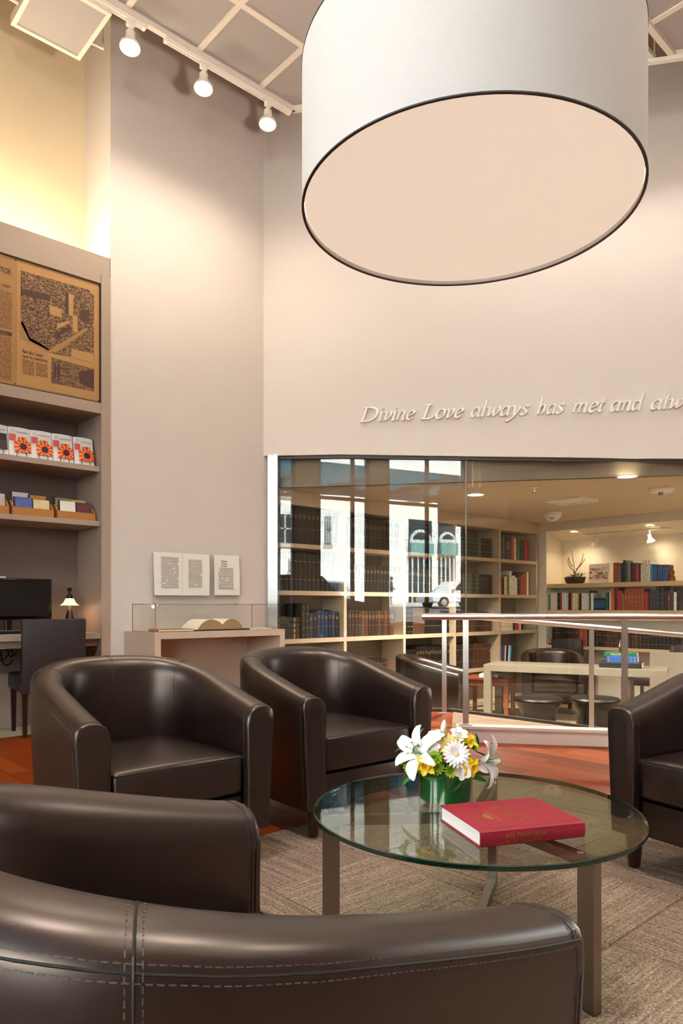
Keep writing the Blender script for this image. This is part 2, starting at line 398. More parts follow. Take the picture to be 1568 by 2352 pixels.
# --- glass wall
zb0 = lambda k: ramp_z(k) - 0.0
for n_, (k0, k1) in enumerate([(kg0, wk(on_wall(1069, 1200))), (wk(on_wall(1069, 1200)) + 0.004, 4.25), (4.254, kx(YLE))]):
    b = MB(); ks = [k0 + (k1 - k0) * i / 4 for i in range(5)]
    for ka, kb in [(ks[0], ks[-1])]:
        q = []
        for z0f, top in ((zb0, False), (soffit, True)):
            q += [wpt(ka, GLASS_OFF, z0f(ka) + (0.01 if top else -0.02)), wpt(kb, GLASS_OFF, z0f(kb) + (0.01 if top else -0.02)),
                  wpt(kb, GLASS_OFF - 0.012, z0f(kb) + (0.01 if top else -0.02)), wpt(ka, GLASS_OFF - 0.012, z0f(ka) + (0.01 if top else -0.02))]
        b.quadbox(q)
    o = struct('window_%d' % (n_ + 1), b, PANE)
b = MB(); b.quadbox([wpt(k, o, z) for z in (0.0, 2.5) for k, o in ((kg0 - 0.10, 0.0), (kg0, 0.0), (kg0, -0.07), (kg0 - 0.10, -0.07))])
struct('trim_3', b, mat('silver_channel', 'B4B6B8', 0.25, 1.0, var=0.03))
km = wk(on_wall(1069, 1200)); b = MB(); b.quadbox([wpt(k, o, z) for z in (ramp_z(km), soffit(km)) for k, o in ((km - 0.003, -0.048), (km + 0.007, -0.048), (km + 0.007, -0.064), (km - 0.003, -0.064))]); struct('trim_7', b, mat('silicone_joint', '6E6A64', 0.4))
# dark gasket along glass head and foot
for nm, zf, dz in (('trim_4', soffit, -0.03), ('trim_5', zb0, 0.0)):
    b = MB(); kl = [kg0, 0.78, 2.0, 3.0, 3.9, kx(YLE)] if nm == 'trim_4' else [kg0, kr0, 3.9, kx(YLE)]
    for ka, kb in zip(kl, kl[1:]):
        b.quadbox([wpt(k, o, zf(k) + h) for h in (dz, dz + 0.025 + (0.02 if nm == 'trim_4' else 0)) for k, o in ((ka, -0.03), (kb, -0.03), (kb, -0.085), (ka, -0.085))])
    struct(nm, b, mat('dark_gasket', '3A322D', 0.5))
# --- ramp along the glass, carpeted, going down to the library
b = MB(); q = []
for dz in (-0.12, 0.0):
    q += [wpt(kr0, -0.03, ramp_z(kr0) + dz), wpt(krf, offK - 0.05, dz), wpt(KE, offK - 0.05, ramp_z(KE) + dz), wpt(KE, -0.03, ramp_z(KE) + dz)]
b.quadbox(q); struct('floor_ramp', b, CARPX)
# --- kerb beside the ramp
KZ = 0.118
b = MB(); b.quadbox([wpt(k, o, z) for z in (-0.6, KZ - 0.02) for k, o in ((kk0 + 0.01, offK), (KE, offK), (KE, offK - 0.095), (kk0 + 0.01, offK - 0.095))]); kerb = struct('trim_6', b, mat('kerb_paint', 'C9B4A6', 0.5, var=0.03))
b = MB(); b.quadbox([wpt(k, o, z) for z in (KZ - 0.02, KZ) for k, o in ((kk0, offK + 0.012), (KE, offK + 0.012), (KE, offK - 0.105), (kk0, offK - 0.105))]); b.obj('kerb_cap', mat('kerb_paint', 'C9B4A6'), kerb)
b = MB(); b.quadbox([wpt(k, o, z) for z in (0.0, KZ - 0.02) for k, o in ((3.03, offK + 0.0006), (3.034, offK + 0.0006), (3.034, offK), (3.03, offK))]); b.obj('kerb_joint', mat('kerb_joint', 'A08D80'), kerb)

# --- tiled ceiling clouds
TILE = mat('acoustic_tile', 'A8A09A', 0.9, var=0.04, scale=40, bump=0.05); GRID = mat('grid_bar', 'E2D6C6', 0.5, var=0.02)
ZC = EYE + 4.4
c1, c2 = on_z(670, 250, ZC), on_z(1545, 124, ZC)
YC0 = 4.962; XG = on_z(455, 118, ZC).x
cutd = Vector((c2.x - c1.x, c2.y - c1.y, 0)).normalized(); cutn = Vector((cutd.y, -cutd.x, 0))
if cutn.dot(NL) > 0: cutn = -cutn                            # pointing at the lettered wall
cutc = cutn.dot(Vector((c1.x, c1.y, 0)))
YC1 = 2.436                                                  # edge of the second cloud
def cloud(name, ya, yb, x0):
    root = struct(name, MB().box(x0, x0 + 0.02, ya - 0.02, ya, ZC + 0.06, ZC + 0.08), GRID)
    def emit(poly, z0, z1, nm, m):
        p = clip(poly, cutn.x, cutn.y, cutc)
        if len(p) > 2 and area(p) > 0.0004: MB().slab(p, z0, z1).obj(nm, m, root)
    ny = int(round((ya - yb) / 0.6)); nx = 12
    for i in range(nx):
        for j in range(ny):
            xa, yy = XG + (i - 6) * 0.6, ya - j * 0.6
            if xa < x0 - 0.01: continue
            emit([(xa, yy - 0.6), (xa + 0.6, yy - 0.6), (xa + 0.6, yy), (xa, yy)], ZC + 0.012, ZC + 0.03, 'ceiling_tile', TILE)
    w = 0.022
    for j in range(ny + 1):
        yy = ya - j * 0.6; emit([(x0, yy - w), (x0 + 7.2, yy - w), (x0 + 7.2, yy + w), (x0, yy + w)], ZC - (0.03 if j in (0, ny) else 0.0), ZC + 0.012, 'grid_bar', GRID)
    for i in range(nx + 1):
        xa = XG + (i - 6) * 0.6
        if xa < x0 - 0.01: continue
        emit([(xa - w, yb), (xa + w, yb), (xa + w, ya), (xa - w, ya)], ZC - 0.001, ZC + 0.0125, 'grid_bar', GRID)
    # trim along the slanted cut
    ka = (cutc - cutn.y * ya) / cutn.x; kb = (cutc - cutn.y * yb) / cutn.x
    MB().bar((ka, ya, ZC - 0.005), (kb, yb, ZC - 0.005), 0.045, 0.05).obj('edge_bar', GRID, root)
    return root
cloud('ceiling_cloud', YC0, YC0 - 2.4, XG - 3.6)
cloud('ceiling_cloud', YC1, YC1 - 3.6, XG - 3.6)
# ================================================================ STREET FRONT AND STREET (seen mirrored in the glass wall)
FRAME = mat('dark_frame', '57534E', 0.45, var=0.05); PIER = mat('front_pier', 'B5A28F', 0.7, var=0.03)
SFG = glassmat('street_glass', 'F2F6F6', 0.06)
def ry(px): return refl_x(px, 1142, XS).y
ZTR = 3.17; ZHEAD = 5.2; ZSILL = 0.12
# piers of the street front
for i, (a, b_) in enumerate([(ry(677), ry(730)), (ry(848), ry(890)), (ry(1073), YB - 0.1), (YL + DN + 0.1, ry(610))]):
    y0, y1 = min(a, b_), max(a, b_)
    wallbox('wall_pier_%d' % (i + 1), XS - 0.25, XS, y0, y1, -0.1, ZT, PIER)
wallbox('wall_front_head', XS - 0.25, XS - 0.02, YB, YL + DN, ZHEAD, ZT, PIER)
wallbox('wall_front_sill', XS - 0.2, XS - 0.02, YB, YL + DN, -0.2, ZSILL, FRAME)
wi = 4
def bay(y0, y1, mulls=(), zt=ZTR, door=False):
    global wi
    y0, y1 = min(y0, y1), max(y0, y1)
    b = MB(); f = 0.03
    for yy in [y0 + f, y1 - f] + list(mulls): b.box(XS - 0.14, XS - 0.06, yy - f, yy + f, ZSILL, ZHEAD)
    for zz in (ZSILL + f, zt, ZHEAD - f): b.box(XS - 0.139, XS - 0.061, y0 + 0.01, y1 - 0.01, zz - f, zz + f)
    o = struct('window_%d' % wi, b, FRAME); wi += 1
    ed = [y0] + list(sorted(mulls)) + [y1]
    for a, c in zip(ed, ed[1:]):
        for za, zb in ((ZSILL, zt), (zt, ZHEAD)): MB().box(XS - 0.105, XS - 0.097, a + f, c - f, za + f, zb - f).obj('pane', SFG, o)
    return o
bay(ry(610), ry(677)); w5 = bay(ry(730), ry(848), [ry(812)]); bay(ry(890), ry(1073), [ry(985)])
# house number on the transom pane, readable from the street
num = thing('house_number', 'black house number 1521 R-3 on a white strip over the street door', 'sign', (XS - 0.112, ry(775), 3.42))
MB().box(-0.002, 0.002, -0.16, 0.16, -0.05, 0.06).obj('strip', PAPER, num)
text('lettering', '1521', 0.075, BLACK, num, frame((-0.004, 0.14, -0.02), (0, -1, 0), (0, 0, 1)), width=0.14); text('lettering', 'R-3', 0.075, BLACK, num, frame((-0.004, -0.02, -0.02), (0, -1, 0), (0, 0, 1)), width=0.11)
# canopy over the pavement
can = thing('street_canopy', 'teal glass canopy on grey steel beams over the pavement', 'canopy', (XS - 0.3, 0, 3.6))
MB().quadbox([(0, -5, 0.3), (-3.2, -5, 0.36), (-3.2, 5, 0.36), (0, 5, 0.3), (0, -5, 0.33), (-3.2, -5, 0.39), (-3.2, 5, 0.39), (0, 5, 0.33)]).obj('canopy_glass', glassmat('teal_glass', '5E9CAC', 0.03, power=40.0), can)
for yy in (-4.2, -2.6, -1.0, 0.6, 2.2, 3.8): MB().bar((0, yy, 0.215), (-3.2, yy, 0.275), 0.08, 0.14).obj('beam', mat('canopy_steel', '8A949A', 0.5), can)
MB().bar((-3.25, -5, 0.33), (-3.25, 5, 0.33), 0.07, 0.18).obj('edge_beam', mat('canopy_steel', '8A949A'), can)
# ground rising away from the front
STX = -31.0
def gz(x): return 0.02 if x > -8 else 0.02 + (-8 - x) * 0.053
for nm, xa, xb, m in (('ground_pavement', XS - 0.2, -5.0, mat('pavement', 'A9A6A2', 0.8)), ('ground_road', -5.0, -26.0, mat('asphalt', '5F6062', 0.85)), ('ground_far_pavement', -26.0, STX - 0.5, mat('far_pavement', 'BDBAB5', 0.8))):
    b = MB(); xs = [xa] + ([-8.0] if xa > -8 > xb else []) + [xb]
    for p, q in zip(xs, xs[1:]): b.quadbox([(p, -45, gz(p) - 0.2), (q, -45, gz(q) - 0.2), (q, 25, gz(q) - 0.2), (p, 25, gz(p) - 0.2), (p, -45, gz(p)), (q, -45, gz(q)), (q, 25, gz(q)), (p, 25, gz(p))])
    struct(nm, b, m)
# white building across the street
FAC = mat('white_render', 'E9E6E0', 0.85, var=0.03, scale=2); DGL = mat('dark_window', '26343A', 0.25, var=0.2, scale=1)
bld = thing('street_building', 'sunlit white building across the street mirrored in the glass wall', 'building', (STX, -14, 0))
MB().box(-6, 0, -28, 36, 0, 17).obj('wall', FAC, bld)
def fy(px): return refl_x(px, 1200, STX).y + 14
def fz(px, py): return refl_x(px, py, STX).z
for px0, px1, pa, pb in ((636, 668, 1180, 1246), (664, 672, 1282, 1312), (747, 757, 1185, 1248), (636, 668, 1114, 1134), (690, 722, 1110, 1150), (940, 962, 1115, 1142), (1012, 1048, 1090, 1146)):
    ya, yb = sorted((fy(px0), fy(px1))); za, zb = sorted((fz(px0, pa), fz(px0, pb)))
    w = MB().box(0, 0.05, ya, yb, za, zb).obj('window', DGL, bld)
    b = MB(); b.box(0.04, 0.12, ya - 0.15, yb + 0.15, za - 0.25, za - 0.05)
    for yy in (ya, (ya + yb) / 2, yb): b.box(0.04, 0.1, yy - 0.06, yy + 0.06, za, zb)
    b.box(0.04, 0.1, ya, yb, (za + zb) / 2 - 0.05, (za + zb) / 2 + 0.05); b.obj('window_frame', mat('grey_sash', '9DA09C', 0.6), w)
for px0, px1 in ((938, 990), (1006, 1045)):                   # tall shopfronts with arched fanlights
    ya, yb = sorted((fy(px0), fy(px1))); zb, zm, za = fz(px0, 1192), fz(px0, 1242), fz(px0, 1345)
    w = MB().box(0, 0.05, ya, yb, gz(STX), zb).obj('shopfront', DGL, bld)
    b = MB(); c = (ya + yb) / 2; r = (yb - ya) * 0.42
    pts = [(0.08, c + r * math.cos(t), zm + r * 0.9 * math.sin(t)) for t in [PI * k / 14 for k in range(15)]]
    b.tube(pts, 0.12, 6); b.box(0.03, 0.2, ya, yb, zm - 0.15, zm + 0.1)
    for k in range(4): b.box(0.03, 0.12, ya + (yb - ya) * (k + 0.5) / 4 - 0.06, ya + (yb - ya) * (k + 0.5) / 4 + 0.06, gz(STX), zm)
    b.obj('fanlight_frame', mat('pale_frame', 'C9CCC8', 0.6), w)
    MB().box(0.03, 0.35, ya, yb, zm - 1.0, zm - 0.15).obj('awning', mat('teal_awning', '6E9A93', 0.6), bld)
def car(name, label, loc, rotz, L, H, W, paint):
    """side profile car body with glass band, four wheels, nose along +x"""
    t = thing(name, label, 'car', loc, rotz)
    pr = [(-L / 2, 0.35), (-L / 2, 0.75 * H * 0.62), (-L * 0.47, H * 0.60), (-L * 0.40, H * 0.97), (L * 0.06, H), (L * 0.20, H * 0.64), (L * 0.44, H * 0.56), (L / 2, H * 0.40), (L / 2, 0.33)]
    b = MB(); b.prism(pr, -W / 2, W / 2, 'y'); bmesh.ops.bevel(b.bm, geom=list(b.bm.edges), offset=0.05, segments=2, affect='EDGES'); b.obj('body', paint, t, True)
    gl = [(-L * 0.385, H * 0.64), (-L * 0.36, H * 0.91), (L * 0.045, H * 0.935), (L * 0.155, H * 0.66)]
    MB().prism(gl, -W / 2 - 0.012, W / 2 + 0.012, 'y').obj('side_glass', DGL, t)
    for sx in (-0.31, 0.31):
        for sy in (-1, 1):
            b = MB(); b.lathe([(0.18, -0.1), (0.33, -0.1), (0.35, -0.05), (0.35, 0.05), (0.33, 0.1), (0.18, 0.1)], n=20)
            wh = b.obj('wheel', mat('tyre', '151515', 0.8), t, True); wh.location = (L * sx, sy * (W / 2 - 0.08), 0.35); wh.rotation_euler = (PI / 2, 0, 0)
            MB().lathe([(0.04, -sy * 0.11), (0.18, -sy * 0.104), (0.2, -sy * 0.098)], n=12).obj('hub_cap', mat('alloy', 'C8CACC', 0.3, 0.8), wh, True)
    for sy in (-1, 1): MB().rbox(L * 0.14, L * 0.19, sy * (W / 2 + 0.02) - 0.09, sy * (W / 2 + 0.02) + 0.09, H * 0.6, H * 0.69, 0.02, 1).obj('mirror', BLACK, t, True)
    for sy in (-1, 1): MB().rbox(L * 0.46, L * 0.495, sy * W * 0.36 - 0.12, sy * W * 0.36 + 0.12, H * 0.40, H * 0.48, 0.02, 1).obj('headlamp', mat('lamp_glass', 'D8DCE0', 0.2), t, True)
    return t
DARKCAR = mat('slate_paint', '2C3B4C', 0.25, 0.2, coat=0.6); WHITECAR = mat('white_paint', 'E4E6E8', 0.3, coat=0.6)
car('parked_car', 'dark slate blue parked car by the near kerb, mirrored in the glass', (-6.3, 0.9, 0.02), PI / 2 + PI, 4.5, 1.78, 1.8, DARKCAR)
p = refl_x(1010, 1383, -24.0); car('parked_car', 'white parked car before the white building, mirrored in the glass', (-24.0, p.y - 1.0, gz(-24.0)), PI / 2, 4.3, 1.6, 1.8, WHITECAR)
p = refl_x(832, 1380, -20.0); car('parked_car', 'pale silver parked car further up the street, mirrored in the glass', (-21.0, p.y + 2.6, gz(-21.0)), PI / 2, 4.3, 1.55, 1.8, mat('silver_paint', 'B4BBC2', 0.3, 0.4))
# a passer-by, built as one skinned body
def person(loc, rotz, h=1.76):
    V = [(0, 0, .53), (0, 0, .62), (0, 0, .72), (0, 0, .80), (0, 0.005, .855), (0, -0.005, .90), (0, -0.008, .95), (0, 0, .985),
         (.055, 0, .50), (.06, -0.01, .28), (.062, 0.01, .045), (.065, -0.06, .015),
         (-.055, 0, .50), (-.06, 0.02, .28), (-.062, 0.035, .045), (-.065, -0.03, .015),
         (.105, 0.005, .79), (.125, 0.015, .64), (.09, -0.09, .58), (.03, -0.12, .60),
         (-.105, 0.005, .79), (-.13, 0.01, .64), (-.105, -0.08, .57), (-.04, -0.115, .585)]
    E = [(0, 1), (1, 2), (2, 3), (3, 4), (4, 5), (5, 6), (6, 7), (0, 8), (8, 9), (9, 10), (10, 11), (0, 12), (12, 13), (13, 14), (14, 15), (3, 16), (16, 17), (17, 18), (18, 19), (3, 20), (20, 21), (21, 22), (22, 23)]
    R = [.075, .07, .08, .07, .034, .045, .05, .03, .055, .04, .028, .024, .055, .04, .028, .024, .042, .032, .025, .022, .042, .032, .025, .022]
    me = bpy.data.meshes.new('body'); me.from_pydata([(x * h, y * h, z * h) for x, y, z in V], E, [])
    o = bpy.data.objects.new('person', me); COL.objects.link(o); o.modifiers.new('skin', 'SKIN')
    for i, r in enumerate(R): me.skin_vertices[0].data[i].radius = (r * h, r * h * 0.82); me.skin_vertices[0].data[i].use_root = (i == 0)
    s = o.modifiers.new('sub', 'SUBSURF'); s.levels = s.render_levels = 1
    m = bpy.data.materials.new('clothes_by_height'); m.use_nodes = True; nt = m.node_tree; bs = nt.nodes['Principled BSDF']; bs.inputs['Roughness'].default_value = 0.9
    tc = nt.nodes.new('ShaderNodeTexCoord'); sp = nt.nodes.new('ShaderNodeSeparateXYZ'); dv = nt.nodes.new('ShaderNodeMath'); dv.operation = 'DIVIDE'; dv.inputs[1].default_value = h
    cr = nt.nodes.new('ShaderNodeValToRGB'); cr.color_ramp.interpolation = 'CONSTANT'; e = cr.color_ramp.elements
    e[0].position = 0; e[0].color = lin('2A2622'); e[1].position = 0.03; e[1].color = lin('B9B3A6')
    for ps, c in ((0.5, '3C4656'), (0.855, 'B98F78'), (0.965, '2B231E')): q = e.new(ps); q.color = lin(c)
    nt.links.new(tc.outputs['Object'], sp.inputs[0]); nt.links.new(sp.outputs[2], dv.inputs[0]); nt.links.new(dv.outputs[0], cr.inputs[0]); nt.links.new(cr.outputs[0], bs.inputs['Base Color'])
    me.materials.append(m); o.location = loc; o.rotation_euler = (0, 0, rotz)
    tag(o, 'person in blue-grey jacket and pale trousers standing with folded arms by the white car', 'person')
    b = MB(); b.lathe([(0.03, 1.60), (0.085, 1.62), (0.105, 1.68), (0.09, 1.75), (0.04, 1.785)], n=12, c=(0, 0.0, 0)); b.obj('cap', mat('navy_cloth', '2E3A4C', 0.9), o, True)
p = refl_x(898, 1383, -27.5); person((-27.5, p.y, gz(-27.5)), 0.6)
# ================================================================ BOOKCASE WITH DESK ON THE LEFT
X0 = 0.55; XI = on_y(231.5, 1000, YL).x; XR = XB - 0.004     # left end (out of frame), inner edge, outer edge
ZTOP = on_y(251, 594, YL).z; ZP0, ZP1 = on_y(231, 926, YL).z, on_y(231, 651, YL).z
ZH = on_y(230, 950, YL).z; ZS1 = on_y(221, 1071, YL + 0.02).z; ZS2 = on_y(221, 1196.5, YL + 0.02).z; ZD = on_y(227, 1453, YL).z
yb = YL + DN - 0.02
bc = thing('built_in_bookcase', 'tall taupe built-in bookcase with desk, shelves and framed newspaper at far left', 'bookcase', (0, 0, 0))
MB().box(XI, XR, YL - 0.012, yb, 0, ZTOP - 0.16).obj('side_panel', LAM, bc)
MB().box(X0, X0 + 0.06, YL - 0.012, yb, 0, ZTOP - 0.16).obj('side_panel', LAM, bc)
MB().box(X0 + 0.06, XI, yb - 0.02, yb, 0, ZTOP - 0.16).obj('back_panel', mat('back_laminate', '7E6D62', 0.6, var=0.05), bc)
b = MB(); b.box(X0 + 0.06, XI, YL - 0.004, YL + 0.06, ZH, ZP0); b.box(X0 + 0.06, XI, YL - 0.004, YL + 0.06, ZP1, ZTOP - 0.16); b.box(X0 + 0.06, XI, YL + 0.03, YL + 0.06, ZP0, ZP1)
b.obj('header', LAM, bc)
MB().box(X0, XR - 0.004, YL - 0.004, YL + 0.05, ZTOP - 0.16, ZTOP).obj('cornice', LAM, bc)
MB().box(X0, XR, YL + 0.05, yb, ZTOP - 0.2, ZTOP - 0.16).obj('top_board', LAM, bc)
MB().box(X0 + 0.06, XI, YL + 0.06, yb - 0.02, ZH, ZH + 0.03).obj('soffit', LAM, bc)
for z in (ZS1, ZS2): MB().box(X0 + 0.06, XI - 0.002, YL + 0.02, yb - 0.02, z - 0.042, z).obj('shelf', LAM, bc)
MB().box(X0 + 0.06, XI - 0.001, YL, yb - 0.02, ZD - 0.05, ZD).obj('desk_top', LAM, bc)
MB().box(X0 + 0.06, XI - 0.002, YL + 0.06, YL + 0.085, ZD - 0.11, ZD - 0.05).obj('desk_rail', LAM, bc)
MB().box(X0 + 0.06, XI, YL + 0.44, YL + 0.46, 0.0, 0.44).obj('cable_panel', LAM, bc)
# glow strip hidden on top, behind the cornice
cove = thing('cove_light', 'warm light strip hidden on top of the bookcase behind the cornice', 'light', (1.5, YL + 0.22, ZTOP - 0.16))
MB().box(-0.9, 1.0, -0.03, 0.03, 0, 0.03).obj('housing', WHITE, cove)
MB().box(-0.88, 0.98, -0.02, 0.02, 0.03, 0.036).obj('tube', mat('warm_glow', 'FFD9A0', emit='FFC67A', estr=6.0), cove)
l = lamp('strip_lamp', 'AREA', (0.05, 0.0, 0.05), 34, (1, 0.88, 0.66), cove, 1.8, shape='RECTANGLE'); l.data.size_y = 0.05; l.rotation_euler = (PI + 0.35, 0, 0)
# framed newspaper pages
SEP = mat('sepia_paper', 'A67A48', 0.6, var=0.06, scale=5); SEP2 = mat('sepia_light', 'B48752', 0.6, var=0.05, scale=5); SEPD = mat('sepia_dark', '50332A', 0.7, var=0.25, scale=30)
def linesmat(name, base, ink, freq, dens, axis=2):
    m = bpy.data.materials.new(name); m.use_nodes = True; nt = m.node_tree; bs = nt.nodes['Principled BSDF']; bs.inputs['Roughness'].default_value = 0.8
    tc = nt.nodes.new('ShaderNodeTexCoord'); sp = nt.nodes.new('ShaderNodeSeparateXYZ'); nt.links.new(tc.outputs['Object'], sp.inputs[0])
    w = nt.nodes.new('ShaderNodeMath'); w.operation = 'MULTIPLY'; w.inputs[1].default_value = freq; nt.links.new(sp.outputs[axis], w.inputs[0])
    fr = nt.nodes.new('ShaderNodeMath'); fr.operation = 'FRACT'; nt.links.new(w.outputs[0], fr.inputs[0])
    gt = nt.nodes.new('ShaderNodeMath'); gt.operation = 'GREATER_THAN'; gt.inputs[1].default_value = 0.42; nt.links.new(fr.outputs[0], gt.inputs[0])
    no = nt.nodes.new('ShaderNodeTexNoise'); no.inputs['Scale'].default_value = freq * 0.55; no.inputs['Detail'].default_value = 1; nt.links.new(tc.outputs['Object'], no.inputs['Vector'])
    g2 = nt.nodes.new('ShaderNodeMath'); g2.operation = 'GREATER_THAN'; g2.inputs[1].default_value = dens; nt.links.new(no.outputs['Fac'], g2.inputs[0])
    ml = nt.nodes.new('ShaderNodeMath'); ml.operation = 'MULTIPLY'; nt.links.new(gt.outputs[0], ml.inputs[0]); nt.links.new(g2.outputs[0], ml.inputs[1])
    mx = nt.nodes.new('ShaderNodeMix'); mx.data_type = 'RGBA'; mx.inputs[6].default_value = lin(base); mx.inputs[7].default_value = lin(ink)
    nt.links.new(ml.outputs[0], mx.inputs[0]); nt.links.new(mx.outputs[2], bs.inputs['Base Color'])
    return m
def photomat(name, lo, hi, scale, thr=0.5):
    m = bpy.data.materials.new(name); m.use_nodes = True; nt = m.node_tree; bs = nt.nodes['Principled BSDF']; bs.inputs['Roughness'].default_value = 0.7
    tc = nt.nodes.new('ShaderNodeTexCoord'); mp = nt.nodes.new('ShaderNodeMapping'); mp.inputs['Rotation'].default_value = (0, 0.5, 0); mp.inputs['Scale'].default_value = (1, 1, 2.2); nt.links.new(tc.outputs['Object'], mp.inputs[0])
    v = nt.nodes.new('ShaderNodeTexVoronoi'); v.inputs['Scale'].default_value = scale; v.distance = 'CHEBYCHEV'; nt.links.new(mp.outputs[0], v.inputs['Vector'])
    n = nt.nodes.new('ShaderNodeTexNoise'); n.inputs['Scale'].default_value = scale * 0.35; n.inputs['Detail'].default_value = 5; nt.links.new(mp.outputs[0], n.inputs['Vector'])
    sp = nt.nodes.new('ShaderNodeSeparateColor'); nt.links.new(v.outputs['Color'], sp.inputs[0])
    ml = nt.nodes.new('ShaderNodeMath'); ml.operation = 'MULTIPLY'; nt.links.new(sp.outputs[0], ml.inputs[0]); nt.links.new(n.outputs['Fac'], ml.inputs[1])
    cr = nt.nodes.new('ShaderNodeValToRGB'); cr.color_ramp.elements[0].position = thr - 0.22; cr.color_ramp.elements[0].color = lin(lo); cr.color_ramp.elements[1].position = thr + 0.1; cr.color_ramp.elements[1].color = lin(hi)
    nt.links.new(ml.outputs[0], cr.inputs[0]); nt.links.new(cr.outputs[0], bs.inputs['Base Color'])
    return m
NEWS = linesmat('newsprint', 'A67A48', '6B4A33', 150, 0.45)
np_ = thing('newspaper_display', 'sepia newspaper spread framed in the bookcase above the shelves', 'picture', (0, YL + 0.010, 0))
bd = MB().box(X0 + 0.07, XI - 0.009, 0.0, 0.018, ZP0 + 0.009, ZP1 - 0.009).obj('board', SEP, np_)
b = MB()
for a in ((X0 + 0.07, XI - 0.002, ZP1 - 0.008, ZP1 - 0.002), (X0 + 0.07, XI - 0.002, ZP0 + 0.002, ZP0 + 0.008), (XI - 0.008, XI - 0.002, ZP0 + 0.008, ZP1 - 0.008)): MB().box(a[0], a[1], -0.012, 0.017, a[2], a[3]).obj('dark_edge', mat('dark_edge', '3A2A20', 0.6), np_)
def NP(px, py): return on_y(px, py, YL + 0.010)
def patch(nm, pts, m, par, d=0.0015, off=0.0):
    q = [(NP(*p).x, NP(*p).z) for p in pts]; return MB().prism(q, -d - off, 0.0 - off, 'y').obj(nm, m, par)
pxc = (6 / 4.9)
def N(u, v): return (u / 4.9, 560 + v / 4.9)                 # coordinates of the zoomed crop
patch('page', [N(190, 190), N(1115, 470), N(1112, 1770), N(185, 1580)], SEP2, np_)
ph = patch('aerial_photo', [N(232, 300), N(1000, 520), N(1058, 590), N(1055, 1330), N(800, 1270), N(620, 1240), N(232, 1060)], photomat('aerial_print', '3E2A24', 'A87E50', 95, 0.36), np_, 0.001, 0.0015)
for pts, m in (([(555, 690), (690, 735), (690, 830), (560, 790)], SEP2), ([(815, 800), (870, 815), (870, 1000), (815, 985)], SEP2), ([(735, 540), (770, 550), (770, 800), (735, 790)], SEPD), ([(770, 560), (822, 575), (822, 820), (770, 805)], SEP2),
               ([(560, 1190), (960, 950), (1000, 960), (620, 1235)], SEP), ([(600, 1020), (780, 920), (800, 950), (640, 1060)], SEPD), ([(232, 800), (330, 1060), (560, 1180), (600, 1240), (232, 1060)], SEP), ([(245, 860), (350, 1060), (560, 1190), (540, 1200), (330, 1090), (235, 900)], SEPD),
               ([(232, 500), (560, 580), (560, 650), (232, 570)], SEPD), ([(640, 900), (770, 870), (790, 890), (640, 960)], SEP2), ([(905, 740), (1005, 750), (1000, 880), (900, 860)], SEPD), ([(800, 1180), (1050, 1240), (1050, 1335), (800, 1280)], SEP2)):
    patch('photo_shape', [N(*p) for p in pts], m, ph, 0.0007, 0.0026)
p2 = patch('park_photo', [N(575, 1275), N(1057, 1410), N(1057, 1665), N(575, 1565)], photomat('park_print', '4E3428', '8A6844', 60, 0.25), np_, 0.001, 0.0015)
for cx, tp in ((615, 1345), (657, 1355)):
    patch('figure', [N(cx - 14, tp + 40), N(cx - 8, tp), N(cx + 8, tp), N(cx + 16, tp + 45), N(cx + 12, tp + 170), N(cx - 12, tp + 168)], SEPD, p2, 0.0007, 0.0026)
patch('arcade', [N(880, 1450), N(1057, 1410), N(1057, 1640), N(900, 1570)], SEPD, p2, 0.0007, 0.0026)
for q in ([N(248, 1290), N(385, 1325), N(385, 1490), N(248, 1460)], [N(402, 1330), N(535, 1360), N(535, 1510), N(402, 1480)]): patch('text_column', q, NEWS, np_, 0.001, 0.0015)
tx = [N(0, y) for y in (480, 960)]
patch('text_column', [N(-260, 400), N(135, 555), N(130, 965), N(-260, 880)], NEWS, np_, 0.001, 0.0)
patch('text_column', [N(-260, 980), N(125, 1060), N(130, 1540), N(-260, 1450)], NEWS, np_, 0.001, 0.0)
patch('today_bar', [N(-200, 930), N(132, 998), N(132, 1040), N(-200, 975)], SEPD, np_, 0.001, 0.0012)
def ptext(body, u, v, size, m, par, w=None):
    p = NP(*N(u, v)); text('lettering', body, size, m, par, frame((p.x, -0.0035, p.z), (1, 0, 0), (0, 0, 1)), width=w)
wpx = (NP(*N(300, 900)).x - NP(*N(200, 900)).x) / 100
ptext('MONITOR', -150, 270, 0.062, SEPD, np_, 260 * wpx)
ptext('today...', 5, 1018, 0.03, SEP2, np_, 90 * wpx)
ptext('to Earth', 18, 470, 0.03, SEPD, np_, 95 * wpx)
ptext('Park-like Center', 248, 1225, 0.04, SEPD, np_, 240 * wpx)
ptext('open to community', 248, 1275, 0.04, SEPD, np_, 295 * wpx)
for u, v in ((175, 185), (1113, 476), (167, 1577), (1111, 1767)):
    p = NP(*N(u, v)); b = MB(); b.lathe([(0.005, 0), (0.005, 0.003), (0.003, 0.005)], n=8)
    o = b.obj('screw', BLACK, np_); o.location = (p.x, 0, p.z); o.rotation_euler = (PI / 2, 0, 0)
